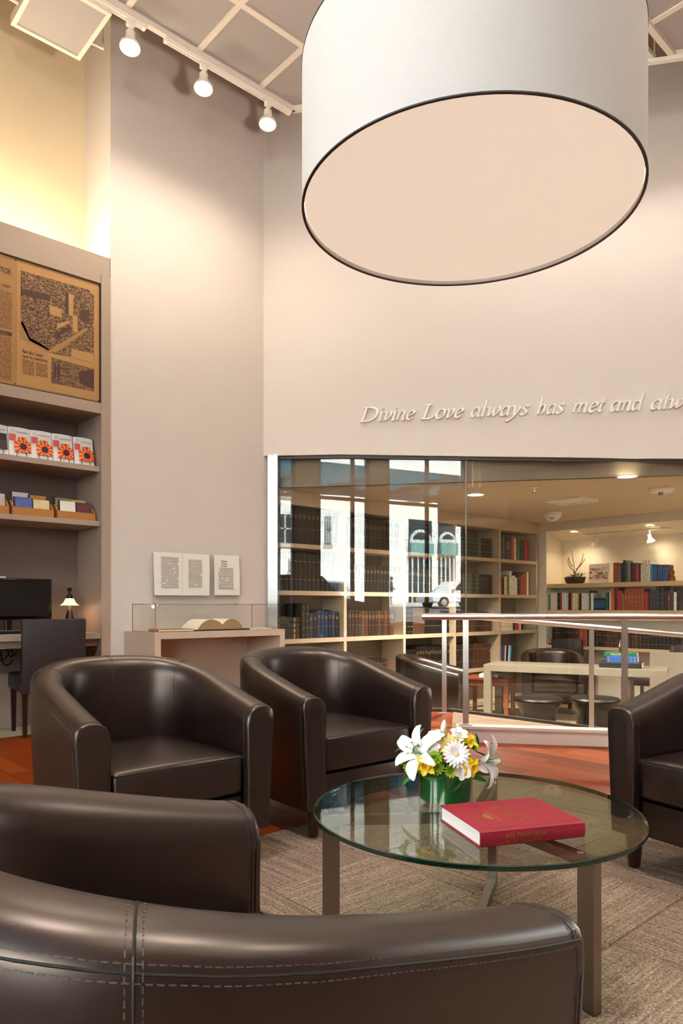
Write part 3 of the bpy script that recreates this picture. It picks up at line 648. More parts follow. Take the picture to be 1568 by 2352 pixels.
# brochures on wire easels
def flower_mat():
    m = bpy.data.materials.new('flower_print'); m.use_nodes = True; nt = m.node_tree; bs = nt.nodes['Principled BSDF']; bs.inputs['Roughness'].default_value = 0.35
    tc = nt.nodes.new('ShaderNodeTexCoord'); sp = nt.nodes.new('ShaderNodeSeparateXYZ'); nt.links.new(tc.outputs['Object'], sp.inputs[0])
    def M(op, a, b=None):
        n = nt.nodes.new('ShaderNodeMath'); n.operation = op
        for i, v in enumerate((a, b)):
            if v is None: continue
            if isinstance(v, (int, float)): n.inputs[i].default_value = v
            else: nt.links.new(v, n.inputs[i])
        return n.outputs[0]
    x, z = M('SUBTRACT', sp.outputs[0], 0.022), M('SUBTRACT', sp.outputs[2], 0.078)
    r = M('SQRT', M('ADD', M('MULTIPLY', x, x), M('MULTIPLY', z, z))); an = M('ARCTAN2', z, x)
    pet = M('MULTIPLY', M('ADD', M('SINE', M('MULTIPLY', an, 11.0)), 1.0), 0.5)
    no = nt.nodes.new('ShaderNodeTexNoise'); no.inputs['Scale'].default_value = 45; nt.links.new(tc.outputs['Object'], no.inputs['Vector'])
    f = M('ADD', M('MULTIPLY', pet, 0.45), M('MULTIPLY', no.outputs['Fac'], 0.5))
    cr = nt.nodes.new('ShaderNodeValToRGB'); e = cr.color_ramp.elements; e[0].position = 0.15; e[0].color = lin('C21E32'); e[1].position = 0.75; e[1].color = lin('F7B23A'); q = e.new(0.45); q.color = lin('EE4A2C')
    nt.links.new(f, cr.inputs[0])
    mx = nt.nodes.new('ShaderNodeMix'); mx.data_type = 'RGBA'; nt.links.new(M('LESS_THAN', r, 0.027), mx.inputs[0]); nt.links.new(cr.outputs[0], mx.inputs[6]); mx.inputs[7].default_value = lin('3A1230')
    nt.links.new(mx.outputs[2], bs.inputs['Base Color']); return m
FLW = flower_mat(); COVER = mat('gloss_cover', 'EFEAE6', 0.25, var=0.02); BLUEINK = mat('blue_ink', '5E8CA8', 0.6); PINK = mat('pink_petals', 'E7605C', 0.4, var=0.3, scale=60)
BW, BH = 0.165, 0.235
def brochure(label, loc, kind):
    t = thing('brochure', label, 'brochure', (loc[0], loc[1], loc[2] + 0.0105), 0, 'white brochures on wire easels')
    t.rotation_euler = (-0.20, 0, 0)
    b = MB(); rows = [[(-BW / 2 + BW * i / 8, (0.010 * math.sin(PI * i / 8) if k else 0.0) * -1.0 * k / 6 + 0.0, BH * k / 6) for i in range(9)] for k in range(7)]
    b.grid(rows); b.grid([[(p[0], p[1] + 0.008, p[2]) for p in r] for r in rows]); b.obj('booklet', COVER, t, True)
    if kind:
        MB().box(-0.045, BW / 2 - 0.004, -0.012, -0.0105, 0.03, 0.125).obj('cover_photo', FLW, t)
        MB().box(-0.015, 0.05, -0.013, -0.0115, 0.12, 0.155).obj('cover_photo', FLW, t)
        MB().box(-BW / 2 + 0.003, -0.03, -0.012, -0.0105, 0.125, 0.175).obj('cover_photo', PINK, t)
    else:
        MB().box(-0.07, BW / 2 - 0.01, -0.012, -0.0105, 0.035, 0.10).obj('cover_photo', mat('brown_cover_photo', '3B2A26', 0.4, var=0.6, scale=60), t)
        MB().box(-0.07, BW / 2 - 0.012, -0.013, -0.0115, 0.105, 0.165).obj('cover_photo', mat('dark_cover_photo', '2A2226', 0.4, var=0.8, scale=50), t)
    b = MB(); b.tube([(-0.052 + 0.012 * math.cos(a), -0.0115, 0.198 + 0.012 * math.sin(a)) for a in [2 * PI * k / 12 for k in range(13)]], 0.0012, 5); b.obj('emblem', BLUEINK, t)
    MB().box(-0.025, 0.065, -0.0118, -0.0105, 0.192, 0.199).obj('title_line', mat('pale_title', 'B9B2AC'), t)
    e = thing('wire_easel', label.replace('white', 'black wire easel holding the white', 1), 'stand', loc, 0, 'wire brochure easels')
    b = MB(); b.box(-BW / 2, BW / 2, -0.02, 0.06, 0, 0.006); b.obj('easel_base', BLACK, e)
    for s in (-1, 1): MB().tube([(s * 0.035, -0.012, 0.006), (s * 0.035, -0.022, 0.008), (s * 0.035, -0.024, 0.04)], 0.0028, 6).obj('prong', BLACK, e)
    MB().tube([(0, 0.055, 0.006), (0, 0.055, 0.14)], 0.003, 6).obj('strut', BLACK, e)
for i, (px, k) in enumerate(((194, 1), (146, 1), (97, 1), (47, 1), (-6, 0), (-60, 0))):
    p = on_z(px, {0: 1062, 1: 1056, 2: 1049, 3: 1042, 4: 1034, 5: 1026}[i], ZS1); p = on_y(px, 1050, YL + 0.09)
    lab = ['white brochure with orange flower cover, nearest the bookcase side panel', 'white flower brochure, second from the bookcase side panel', 'white flower brochure, third from the bookcase side panel', 'white flower brochure, fourth from the bookcase side panel', 'white brochure with dark photographs, cut by the left frame edge', 'white brochure with dark photographs, beyond the left frame edge'][i]
    brochure(lab, (p.x, YL + 0.085, ZS1 + 0.001), k)
# wooden bins with discs
BIN = mat('oak_bin', 'B5793C', 0.45, var=0.12, scale=6, stretch=(1, 10, 10))
def disc_bin(label, x0, x1, cds):
    y0, y1 = YL + 0.05, YL + 0.30
    t = thing('disc_bin', label, 'box', ((x0 + x1) / 2, y0, ZS2 + 0.001), 0, 'wooden disc bins'); w = (x1 - x0) / 2; d = y1 - y0
    MB().box(-w, w, 0, 0.010, 0, 0.062).obj('front', BIN, t)
    MB().box(-w, w, d - 0.01, d, 0, 0.13).obj('back', BIN, t); MB().box(-w, w, 0.01, d - 0.01, 0, 0.008).obj('bottom', BIN, t)
    for s in (-1, 1):
        b = MB(); x = s * (w - 0.005); b.prism([(0.0105, 0.008), (d - 0.0105, 0.008), (d - 0.0105, 0.13), (0.07, 0.12), (0.0105, 0.068)], x - 0.005, x + 0.005, 'x'); b.obj('side', BIN, t)
    for (dx, dy, dz, col, lab2, var) in cds:
        c = thing('music_disc', lab2, 'compact disc', ((x0 + x1) / 2 + dx, y0 + 0.014 + dy, ZS2 + 0.0105 + dz), 0, 'discs in the wooden bins'); c.rotation_euler = (-0.10, 0, 0)
        MB().box(-0.07, 0.07, 0, 0.009, 0, 0.124).obj('case', mat('jewel_case', '3A3A3E', 0.2), c)
        MB().box(-0.056, 0.069, -0.0012, 0.0, 0.002, 0.122).obj('sleeve', mat('sleeve_' + col, col, 0.3, var=var, scale=25), c)
def bx(px): return on_y(px, 1180, YL + 0.05).x
disc_bin('wooden disc bin nearest the bookcase side panel', bx(132), bx(219), [(0.06, 0.12, 0.05, 'C9B56A', 'yellow-green disc at the back of the bin by the side panel', 0.5), (-0.07, 0.11, 0.055, '8E8A5A', 'olive patterned disc at the back of the bin by the side panel', 0.6), (-0.065, 0.02, 0.02, 'ECE6D8', 'cream disc at the front of the bin by the side panel', 0.06), (0.075, 0.03, 0.018, '6E3A40', 'dark red striped disc at the front of the bin by the side panel', 0.8)])
disc_bin('wooden disc bin, second from the bookcase side panel', bx(29), bx(124), [(-0.055, 0.14, 0.07, 'D6D8DC', 'white disc at the back of the second bin', 0.05), (0.075, 0.12, 0.055, 'C9893E', 'amber disc at the back of the second bin', 0.3), (-0.07, 0.02, 0.015, '5A68A8', 'blue and violet disc at the front of the second bin', 0.3), (0.07, 0.03, 0.01, 'E9D2A0', 'cream disc with a portrait at the front of the second bin', 0.2)])
disc_bin('wooden disc bin cut by the left frame edge', bx(-80), bx(21), [(0.04, 0.14, 0.05, 'D9D6D6', 'white disc at the back of the bin at the frame edge', 0.06), (0.07, 0.03, 0.03, 'C9B8B0', 'pale pink disc at the front of the bin at the frame edge', 0.3)])
# monitor, lamp, cables, chair at the desk
pm = on_y(120, 1400, YL + 0.20)
mon = thing('computer_monitor', 'black flat computer monitor standing on the bookcase desk', 'monitor', (pm.x - 0.33, YL + 0.20, ZD + 0.001), 0)
zt_ = on_y(60, 1329, YL + 0.2).z - ZD; zb_ = on_y(60, 1424, YL + 0.2).z - ZD
MB().rbox(-0.33, 0.33, 0.0, 0.06, zb_, zt_, 0.012, 2).obj('housing', mat('gloss_black', '080607', 0.15), mon, True)
MB().box(-0.30, 0.305, -0.002, 0.0, zb_ + 0.03, zt_ - 0.03).obj('screen', mat('dark_screen', '050304', 0.12), mon)
MB().lathe([(0.12, 0.0), (0.12, 0.012), (0.03, 0.022), (0.03, zb_ + 0.02)], c=(0, 0.05, 0), n=24, sy=0.6).obj('stand', BLACK, mon, True)
MB().rbox(-0.28, 0.27, -0.055, -0.012, 0.0, 0.028, 0.006, 1).obj('speaker_bar', BLACK, mon)
pa = thing('paper_slip', 'small white paper slip lying on top of the monitor', 'paper', (pm.x - 0.46, YL + 0.205, ZD + zt_ + 0.002)); MB().box(-0.1, 0.1, 0, 0.05, 0, 0.012).obj('slip', PAPER, pa)
pl_ = on_y(160, 1440, YL + 0.22)
dl = thing('desk_lamp', 'small black cone desk lamp with glowing frosted shade on the bookcase desk', 'lamp', (pl_.x, YL + 0.22, ZD + 0.001))
MB().lathe([(0.062, 0), (0.062, 0.006), (0.008, 0.235), (0.004, 0.24)], n=24).obj('cone_base', mat('lamp_black', '15110F', 0.25), dl, True)
MB().lathe([(0.075, 0.225), (0.072, 0.229), (0.052, 0.245), (0.032, 0.283), (0.024, 0.286)], n=24, caps=False).obj('shade', mat('frosted_shade', 'FFD9B8', 0.5, emit='FFC08C', estr=1.6), dl, True)
MB().lathe([(0.030, 0.284), (0.018, 0.31), (0.006, 0.33), (0.006, 0.36)], n=16).obj('shade_cap', BLACK, dl, True)
MB().rbox(-0.022, 0.016, -0.012, 0.012, 0.345, 0.375, 0.004, 1).obj('pivot', BLACK, dl)
MB().tube([(0.0, 0.012, 0.345), (0.0, 0.03, 0.30), (0.0, 0.015, 0.18)], 0.004, 6).obj('arm', BLACK, dl)
lamp('bulb', 'POINT', (0, 0, 0.215), 2.2, (1, 0.66, 0.36), dl, 0.025)
cb = thing('cable_tangle', 'tangle of black cables hanging under the bookcase desk', 'cables', (on_y(20, 1500, YL + 0.26).x, YL + 0.26, ZD - 0.05))
for k in range(5):
    r = random.uniform(0.05, 0.11); MB().tube([(k * 0.035 - 0.12 + r * 0.5 * math.cos(a), 0.02 * math.sin(3 * a), -r * (1.2 - math.sin(a))) for a in [2 * PI * q / 14 for q in range(14)]], 0.006, 6).obj('cable', BLACK, cb)
# desk chair
pc = camw(-2.41, 5.36); ch = thing('desk_chair', 'dark brown leather desk chair with wooden legs tucked under the bookcase desk', 'chair', (pc.x + 0.24, pc.y + 0.02, 0), -0.10)
LEA2 = mat('matte_brown_leather', '2A2224', 0.5, var=0.08, scale=20, bump=0.08, bscale=300)
b = MB(); b.rbox(-0.235, 0.235, -0.06, 0.0, 0.33, 0.90, 0.012, 2)
for v in b.bm.verts: v.co.y -= 0.05 * max(0, v.co.z - 0.45)
b.obj('backrest', LEA2, ch, True)
b = MB(); b.rbox(-0.235, 0.235, -0.0, 0.44, 0.34, 0.47, 0.02, 2); b.obj('seat', LEA2, ch, True)
for sx, sy in ((-1, 0.0), (1, 0.0), (-1, 0.38), (1, 0.38)):
    x, y = sx * 0.205, sy + 0.0; b = MB(); b.quadbox([(x - 0.014, y - 0.03, 0), (x + 0.014, y - 0.03, 0), (x + 0.014, y - 0.002, 0), (x - 0.014, y - 0.002, 0), (x - 0.02, y - 0.03, 0.34), (x + 0.02, y - 0.03, 0.34), (x + 0.02, y + 0.012, 0.34), (x - 0.02, y + 0.012, 0.34)]); b.obj('leg', DWOOD, ch)
b = MB(); b.tube([(-0.235, 0.002, 0.40), (-0.237, -0.06, 0.36)], 0.002, 5); b.obj('seam', THREAD, ch)

# ================================================================ DISPLAY TABLE, CASE AND PAGES ON THE PLAIN WALL
ZDT = 0.788
XD0 = on_y(284, 1450, YL).x; YD = on_x(355, 1453, XD0).y; XD1 = on_y(654, 1444, YD).x
TLAM = mat('table_laminate', 'C6B29E', 0.5, var=0.05, scale=6, stretch=(1, 1, 20))
dt = thing('display_table', 'taupe waterfall display table standing against the plain wall', 'table', (0, 0, 0.001))
MB().box(XD0, XD1, YD, YL - 0.004, ZDT - 0.055, ZDT).obj('table_top', TLAM, dt)
MB().box(XD0, XD0 + 0.055, YD, YL - 0.004, 0, ZDT - 0.055).obj('side_panel', TLAM, dt)
MB().box(XD1 - 0.055, XD1, YD, YL - 0.004, 0, ZDT - 0.055).obj('side_panel', TLAM, dt)
MB().box(XD0 + 0.055, XD1 - 0.055, YL - 0.03, YL - 0.006, 0, ZDT - 0.055).obj('back_panel', TLAM, dt)
# acrylic case
XA0, XA1 = XD0 + 0.012, on_y(634, 1400, YD + 0.03).x; YA0, YA1 = YD + 0.012, on_x(304, 1420, XD0 + 0.012).y; HA = on_y(358, 1389, YA0).z - ZDT
cs = thing('acrylic_case', 'clear acrylic cover standing on the taupe display table', 'display case', (0, 0, ZDT + 0.001))
T_ = 0.006
for nm, bb in (('front_pane', (XA0, XA1, YA0, YA0 + T_, 0, HA)), ('back_pane', (XA0, XA1, YA1 - T_, YA1, 0, HA)), ('side_pane', (XA0, XA0 + T_, YA0 + T_, YA1 - T_, 0, HA)), ('side_pane', (XA1 - T_, XA1, YA0 + T_, YA1 - T_, 0, HA)), ('top_pane', (XA0, XA1, YA0, YA1, HA, HA + T_))):
    MB().box(*bb).obj(nm, ACRYL, cs)
e = 0.0025; eb = []
for y in (YA0, YA1): eb.append((XA0, XA1, y - e, y + e, HA + T_ - 2 * e, HA + T_ + 0.0005))
for x in (XA0, XA1):
    eb.append((x - e, x + e, YA0, YA1, HA + T_ - 2 * e, HA + T_ + 0.001))
    for y in (YA0, YA1): eb.append((x - e, x + e, y - e, y + e, 0.0, HA + T_))
eb.append((XA0 - e, XA0 + e, YA0, YA1, 0.0, 2 * e))
for q in eb: MB().box(*q).obj('polished_edge', ACRYLEDGE, cs)
for px in (365, 622): p = on_y(px, 1391, YA0); MB().rbox(p.x - 0.012, p.x + 0.004, YA0 - 0.006, YA0 + 0.006, HA - 0.012, HA + 0.008, 0.002, 1).obj('clip', CHROME, cs)
# open book in the case
OLDP = mat('aged_paper', 'F0E6D2', 0.85, var=0.06, scale=30); OLDE = mat('aged_page_edge', 'B08F62', 0.9, var=0.45, scale=60, stretch=(2, 2, 30), bump=0.3)
pb = on_y(505, 1447, YD + 0.1); ob = thing('open_book', 'thick old open book with ragged page edges inside the acrylic case', 'book', (pb.x, YD + 0.06, ZDT + 0.001))
def leaf(sgn, w, h, peak):
    b = MB(); xs = [i / 12 for i in range(13)]
    top = [(sgn * w * x, peak * (math.sin(PI * min(1, x * 1.15 + 0.08)) ** 0.6 if x < 0.80 else math.sin(PI * min(1, 0.80 * 1.15 + 0.08)) ** 0.6 * (1 - (x - 0.8) / 0.22)) + 0.012) for x in xs]
    yy = [0.0, 0.1, 0.2, 0.27]
    rows = [[(x + (0.004 * random.random()), y + (0.006 * random.random() if y in (0.0, 0.27) else 0), z) for x, z in top] for y in yy]
    b.grid(rows); b.mi = 1
    for y, r in ((0, rows[0]), (3, rows[-1])):
        lo = [(x, rows[y][0][1], 0.012) for x, z in top]; b.grid([lo, r])
    b.grid([[(sgn * w, y, 0.012) for y in yy], [r[-1] for r in rows]])
    return b
leaf(-1, 0.30, 0.08, 0.085).obj('page_block', [OLDP, OLDE], ob, True); leaf(1, 0.26, 0.085, 0.088).obj('page_block', [OLDP, OLDE], ob, True)
MB().rbox(-0.31, 0.28, -0.012, 0.29, 0.0, 0.012, 0.004, 1).obj('cover', mat('worn_black_cloth', '1B1816', 0.7), ob)
pt = on_z(372, 1448, ZDT); tb = thing('tan_folder', 'tan leather folder lying beside the open book in the case', 'folder', (XA0 + 0.20, YD + 0.075, ZDT + 0.001)); MB().rbox(-0.16, 0.17, -0.03, 0.14, 0, 0.022, 0.006, 2).obj('cover', mat('tan_leather', 'A06A34', 0.5, var=0.15, bump=0.1), tb, True)
MB().box(-0.155, 0.165, -0.031, -0.0301, 0.006, 0.016).obj('page_edge', OLDP, tb)
cd = thing('caption_card', 'small white caption card at the right end of the acrylic case', 'card', (XA1 - 0.12, YD + 0.06, ZDT + 0.001)); MB().box(-0.10, 0.09, 0, 0.08, 0, 0.012).obj('card', PAPER, cd); MB().box(-0.10, 0.09, -0.002, -0.0, 0.003, 0.006).obj('card_line', GREYINK, cd)
# acrylic plate with three pages on the wall
YPL = YL - 0.045
def PLT(px, py): p = on_y(px, py, YPL); return (p.x, p.z)
pg = thing('wall_page_panel', 'clear acrylic wall panel with three printed pages above the display table', 'panel', (0, YPL, 0))
q = [PLT(351, 1266), PLT(549, 1274), PLT(549, 1392), PLT(351, 1391)]
MB().box(q[0][0], q[1][0], 0.004, 0.010, q[2][1], q[0][1]).obj('acrylic_plate', ACRYL, pg)
for p in q: MB().tube([(p[0] + (0.02 if p[0] < q[1][0] - 0.1 else -0.02), 0.01, p[1] + (-0.02 if p[1] > q[2][1] + 0.1 else 0.02)), (p[0] + (0.02 if p[0] < q[1][0] - 0.1 else -0.02), 0.044, p[1] + (-0.02 if p[1] > q[2][1] + 0.1 else 0.02))], 0.006, 8).obj('standoff', CHROME, pg)
PTXT = linesmat('printed_lines', 'F1EADF', '8E8378', 95, 0.33)
def page(p0, p1, p2, p3, cols, edge=0.0):
    q = [PLT(*p) for p in (p0, p1, p2, p3)]; b = MB(); rows = []
    for k in range(7):
        f = k / 6; L = Vector(q[0]).lerp(Vector(q[3]), f); R_ = Vector(q[1]).lerp(Vector(q[2]), f)
        rows.append([(L.x + (R_.x - L.x) * i / 10, -0.004 - 0.005 * (i / 10) ** 3 * math.sin(PI * f), L.y + (R_.y - L.y) * i / 10) for i in range(11)])
    b.grid(rows); b.grid([[(x, y + 0.0025, z) for x, y, z in r] for r in rows]); o = b.obj('page', PAPER, pg, True)
    for c in cols:
        cq = [PLT(*p) for p in c]; MB().prism([cq[0], cq[1], cq[2], cq[3]], -0.0098, -0.0092, 'y').obj('print_block', PTXT, o)
    return o
U = lambda u, v: (260 + u / 3.733, 1240 + v / 3.733)
page(U(342, 100), U(822, 128), U(822, 478), U(352, 474), [[U(405, 145), U(555, 150), U(557, 410), U(408, 412)], [U(640, 170), U(757, 175), U(757, 408), U(642, 405)]])
page(U(862, 128), U(1074, 136), U(1084, 474), U(868, 474), [[U(897, 240), U(1025, 242), U(1027, 420), U(900, 420)]])
t = pg.children[-1]
for v in (183, 205, 222): 
    p = PLT(*U(920, v)); MB().box(p[0], p[0] + 0.065, -0.0098, -0.009, p[1] - 0.003, p[1] + 0.003).obj('heading_line', mat('red_ink', 'B5705E', 0.8) if v > 200 else GREYINK, t)
b = MB(); p = PLT(*U(590, 300)); b.box(p[0], p[0] + 0.0016, -0.0075, -0.004, PLT(*U(590, 470))[1], PLT(*U(590, 115))[1]); b.obj('centre_fold', mat('fold_shadow', 'CFC6BA'), pg)
# ================================================================ RAISED LETTERING ON THE WALL
LET = mat('letter_white', 'F4EFE8', 0.5, var=0.02)
def smooth(pts, n=6):
    P = [Vector(p) for p in pts]; out = []
    for i in range(len(P) - 1):
        p0, p1, p2, p3 = P[max(i - 1, 0)], P[i], P[i + 1], P[min(i + 2, len(P) - 1)]
        for k in range(n):
            t = k / n; out.append(0.5 * ((2 * p1) + (p2 - p0) * t + (2 * p0 - 5 * p1 + 4 * p2 - p3) * t * t + (3 * p1 - p0 - 3 * p2 + p3) * t ** 3))
    out.append(P[-1]); return out
# italic strokes on an x-height of 1, drawn with a broad pen; (advance, [strokes])
ST = lambda x, t=1.0: [(x - .10, t - .16), (x - .02, t - .02), (x + .03, t), (x + .03, .2), (x + .05, .04), (x + .12, .0), (x + .22, .14)]
BOWL = [(.62, .86), (.46, 1.0), (.24, .94), (.06, .66), (.04, .34), (.12, .08), (.26, .0), (.44, .12), (.60, .42)]
GL = {
 'i': (.40, [ST(.1), [(.06, 1.30), (.20, 1.44)]]), 'l': (.40, [ST(.1, 1.72)]),
 'n': (.92, [[(-.02, .84), (.08, .99), (.13, .98), (.13, .0)], [(.13, .55), (.28, .86), (.46, 1.0), (.58, .93), (.60, .7), (.60, .2), (.62, .03), (.70, .0), (.80, .14)]]),
 'h': (.92, [[(.02, 1.60), (.13, 1.72), (.13, .0)], [(.13, .55), (.28, .86), (.46, 1.0), (.58, .93), (.60, .7), (.60, .34), (.54, .10), (.42, .0)]]),
 'm': (1.42, [[(-.02, .84), (.08, .99), (.13, .98), (.13, .0)], [(.13, .55), (.28, .86), (.44, 1.0), (.56, .93), (.58, .7), (.58, .0)], [(.58, .55), (.74, .86), (.90, 1.0), (1.02, .93), (1.05, .7), (1.05, .2), (1.07, .03), (1.15, .0), (1.25, .14)]]),
 'a': (.90, [BOWL, [(.64, 1.0), (.62, .5), (.62, .15), (.68, .0), (.82, .14)]]),
 'd': (.90, [BOWL, [(.50, 1.62), (.64, 1.72), (.62, .8), (.62, .15), (.68, .0), (.82, .14)]]),
 'o': (.82, [[(.42, 1.0), (.20, .92), (.05, .62), (.06, .28), (.18, .04), (.36, .0), (.58, .12), (.70, .42), (.68, .76), (.56, .96), (.42, 1.0)]]),
 'e': (.76, [[(.08, .46), (.34, .52), (.56, .66), (.58, .86), (.46, 1.0), (.26, .94), (.08, .66), (.04, .36), (.12, .08), (.30, .0), (.48, .06), (.62, .22)]]),
 'v': (.84, [[(.0, .86), (.10, 1.0), (.20, .94), (.22, .5), (.24, .0)], [(.24, .02), (.48, .22), (.66, .56), (.66, .86), (.54, 1.0)]]),
 'w': (1.30, [[(.0, .86), (.10, 1.0), (.20, .94), (.22, .5), (.24, .0)], [(.24, .02), (.46, .30), (.64, .96)], [(.64, .96), (.66, .5), (.68, .0)], [(.68, .02), (.92, .22), (1.10, .56), (1.10, .86), (.98, 1.0)]]),
 'y': (.86, [[(.0, .86), (.10, 1.0), (.20, .90), (.26, .45), (.34, .02)], [(.66, .98), (.64, .6), (.44, .1), (.18, -.42), (-.08, -.60), (-.22, -.50)]]),
 's': (.66, [[(.54, .88), (.40, 1.0), (.20, .96), (.12, .76), (.26, .58), (.44, .42), (.48, .20), (.34, .02), (.14, .0), (.0, .14)]]),
 't': (.52, [[(.24, 1.36), (.20, .9), (.16, .3), (.18, .06), (.28, .0), (.44, .14)], [(.0, 1.0), (.46, 1.0)]]),
 'D': (1.62, [[(.22, 1.56), (.20, .8), (.18, .0)], [(-.06, .0), (.5, .0), (.98, .10), (1.28, .45), (1.36, .92), (1.20, 1.34), (.82, 1.54), (.40, 1.58), (-.02, 1.56)]]),
 'L': (1.22, [[(.26, 1.56), (.24, .8), (.20, .0)], [(-.04, .02), (.6, .0), (.88, .06), (1.04, .34)], [(-.0, 1.56), (.56, 1.56)]]),
}
def glyph(chc, sx, sz, depth=0.022):
    W, thin, nib = 0.23, 0.085, math.radians(38); b = MB()
    for stq in GL[chc][1]:
        P = smooth(stq, 5); L, R_ = [], []
        for i, p in enumerate(P):
            d = (P[min(i + 1, len(P) - 1)] - P[max(i - 1, 0)]); a = math.atan2(d.y, d.x); w = max(thin, W * abs(math.sin(a - nib))) / 2
            nrm = Vector((-math.sin(a), math.cos(a))); L.append(p + nrm * w); R_.append(p - nrm * w)
        def T(p, dpt): return ((p.x + 0.24 * p.y) * sx, -dpt, p.y * sz)
        b.grid([[T(p, depth) for p in L], [T(p, depth) for p in R_], [T(p, 0.0) for p in R_], [T(p, 0.0) for p in L], [T(p, depth) for p in L]])
        b._f([b.bm.verts.new(T(p, d)) for p, d in ((L[0], depth), (R_[0], depth), (R_[0], 0), (L[0], 0))]); b._f([b.bm.verts.new(T(p, d)) for p, d in ((L[-1], depth), (R_[-1], depth), (R_[-1], 0), (L[-1], 0))])
    return b
k0 = wk(on_wall(827, 970)); p0 = on_wall(827, 969.5); p1 = on_wall(1560, 938.5)
wl = thing('wall_lettering', 'raised white italic lettering on the wall above the glass', 'lettering', (CORNER.x, CORNER.y, 0), math.atan2(DL.y, DL.x))
def base_z(k): return p0.z + (p1.z - p0.z) * (k - k0) / (wk(p1) - k0)
for word, pa_, pb_, ye in (('Divine', 828, 953, 962), ('Love', 968, 1064, 955), ('always', 1080, 1213, 950), ('has', 1231, 1294, 947), ('met', 1312, 1386, 944), ('and', 1400, 1474, 941), ('always', 1492, 1634, 936)):
    ka, kb = wk(on_wall(pa_, 960)), wk(on_wall(min(pb_, 1568), 960)) + (0 if pb_ <= 1568 else (pb_ - 1568) * 0.0041)
    adv = sum(GL[c][0] for c in word) - 0.05; sx = (kb - ka) / (adv + 0.12); x = 0.0; sz = 0.083
    for c in word:
        k = ka + x * sx; o = glyph(c, sx, sz).obj('letter', LET, wl); o.location = (k, 0, base_z(k)); x += GL[c][0]

# ================================================================ TUB ARMCHAIRS
CA, CF, CY0, CBK, CW = 0.330, -0.354, -0.013, 0.325, 0.063     # half width, front, start of curve, depth of curve, half thickness
def chair_path(n=72):
    raw = [(CA, CF + (CY0 - CF) * i / 20) for i in range(20)]
    for i in range(81):
        t = PI * i / 80; c, s = math.cos(t), math.sin(t); e = 2 / 2.45
        raw.append((CA * math.copysign(abs(c) ** e, c), CY0 + CBK * abs(s) ** e))
    raw += [(-CA, CY0 + (CF - CY0) * i / 20) for i in range(1, 21)]
    L = [0.0]
    for a, b in zip(raw, raw[1:]): L.append(L[-1] + math.hypot(b[0] - a[0], b[1] - a[1]))
    out = []; j = 0
    for i in range(n + 1):
        d = L[-1] * i / n
        while j < len(L) - 2 and L[j + 1] < d: j += 1
        f = (d - L[j]) / max(1e-9, L[j + 1] - L[j]); out.append((raw[j][0] + (raw[j + 1][0] - raw[j][0]) * f, raw[j][1] + (raw[j + 1][1] - raw[j][1]) * f))
    return out, L[-1]
NPTH = 96
PATH, PLEN = chair_path(NPTH)
def arm_top(y):
    f = min(1, max(0, (y - CF) / 0.70)); f = f * 0.8 + 0.2 * f * f * (3 - 2 * f); return 0.606 + 0.179 * f
def prof(T):
    w = CW
    return [(w - 0.022, 0.125), (w - 0.020, 0.14), (w - 0.013, 0.30), (w - 0.004, 0.48), (w, T - 0.060), (w - 0.001, T - 0.030), (w - 0.007, T - 0.014), (w - 0.020, T - 0.0045), (w - 0.040, T), (-w + 0.055, T - 0.001), (-w + 0.034, T - 0.007), (-w + 0.017, T - 0.020),
            (-w + 0.006, T - 0.040), (-w, T - 0.068), (-w + 0.002, 0.48), (-w + 0.006, 0.126)]
def csurf(t, q):
    """point of the shell: t along the path (0..1), q along the profile (0..1)"""
    u = t * NPTH; i = min(int(u), NPTH - 1); f = u - i
    a, b = Vector(PATH[i]), Vector(PATH[i + 1]); p = a.lerp(b, f)
    A, B = Vector(PATH[max(i - 1, 0)]), Vector(PATH[min(i + 2, NPTH)]); tg = (B - A).normalized(); n = Vector((tg.y, -tg.x))
    P = prof(arm_top(p.y)); v = q * (len(P) - 1); k = min(int(v), len(P) - 2); g = v - k
    o, z = P[k][0] + (P[k + 1][0] - P[k][0]) * g, P[k][1] + (P[k + 1][1] - P[k][1]) * g
    return Vector((p.x + n.x * o, p.y + n.y * o, z))
def cnorm(t, q):
    d = 0.004; a = csurf(min(1, t + d), q) - csurf(max(0, t - d), q); b = csurf(t, min(1, q + d)) - csurf(t, max(0, q - d)); n = a.cross(b).normalized()
    return -n
NP_ = len(prof(0.7)) - 1
QSEAM = 5.35 / NP_                                             # just below the outer rounding
def stitch_line(pts, nrm, b, gap=0.0085, ln=0.0055, off=0.0065, wd=0.0006):
    """short thread dashes on both sides of a seam"""
    acc = 0.0
    for i in range(len(pts) - 1):
        seg = (pts[i + 1] - pts[i]).length
        while acc < seg:
            t = (pts[i + 1] - pts[i]).normalized(); c = pts[i] + t * acc; n = nrm[i]; s = n.cross(t).normalized()
            for sg in (-1, 1): b.bar(c + s * sg * off - t * ln / 2 + n * 0.0003, c + s * sg * off + t * ln / 2 + n * 0.0003, 2 * wd, 0.0016, up=n)
            acc += gap
        acc -= seg
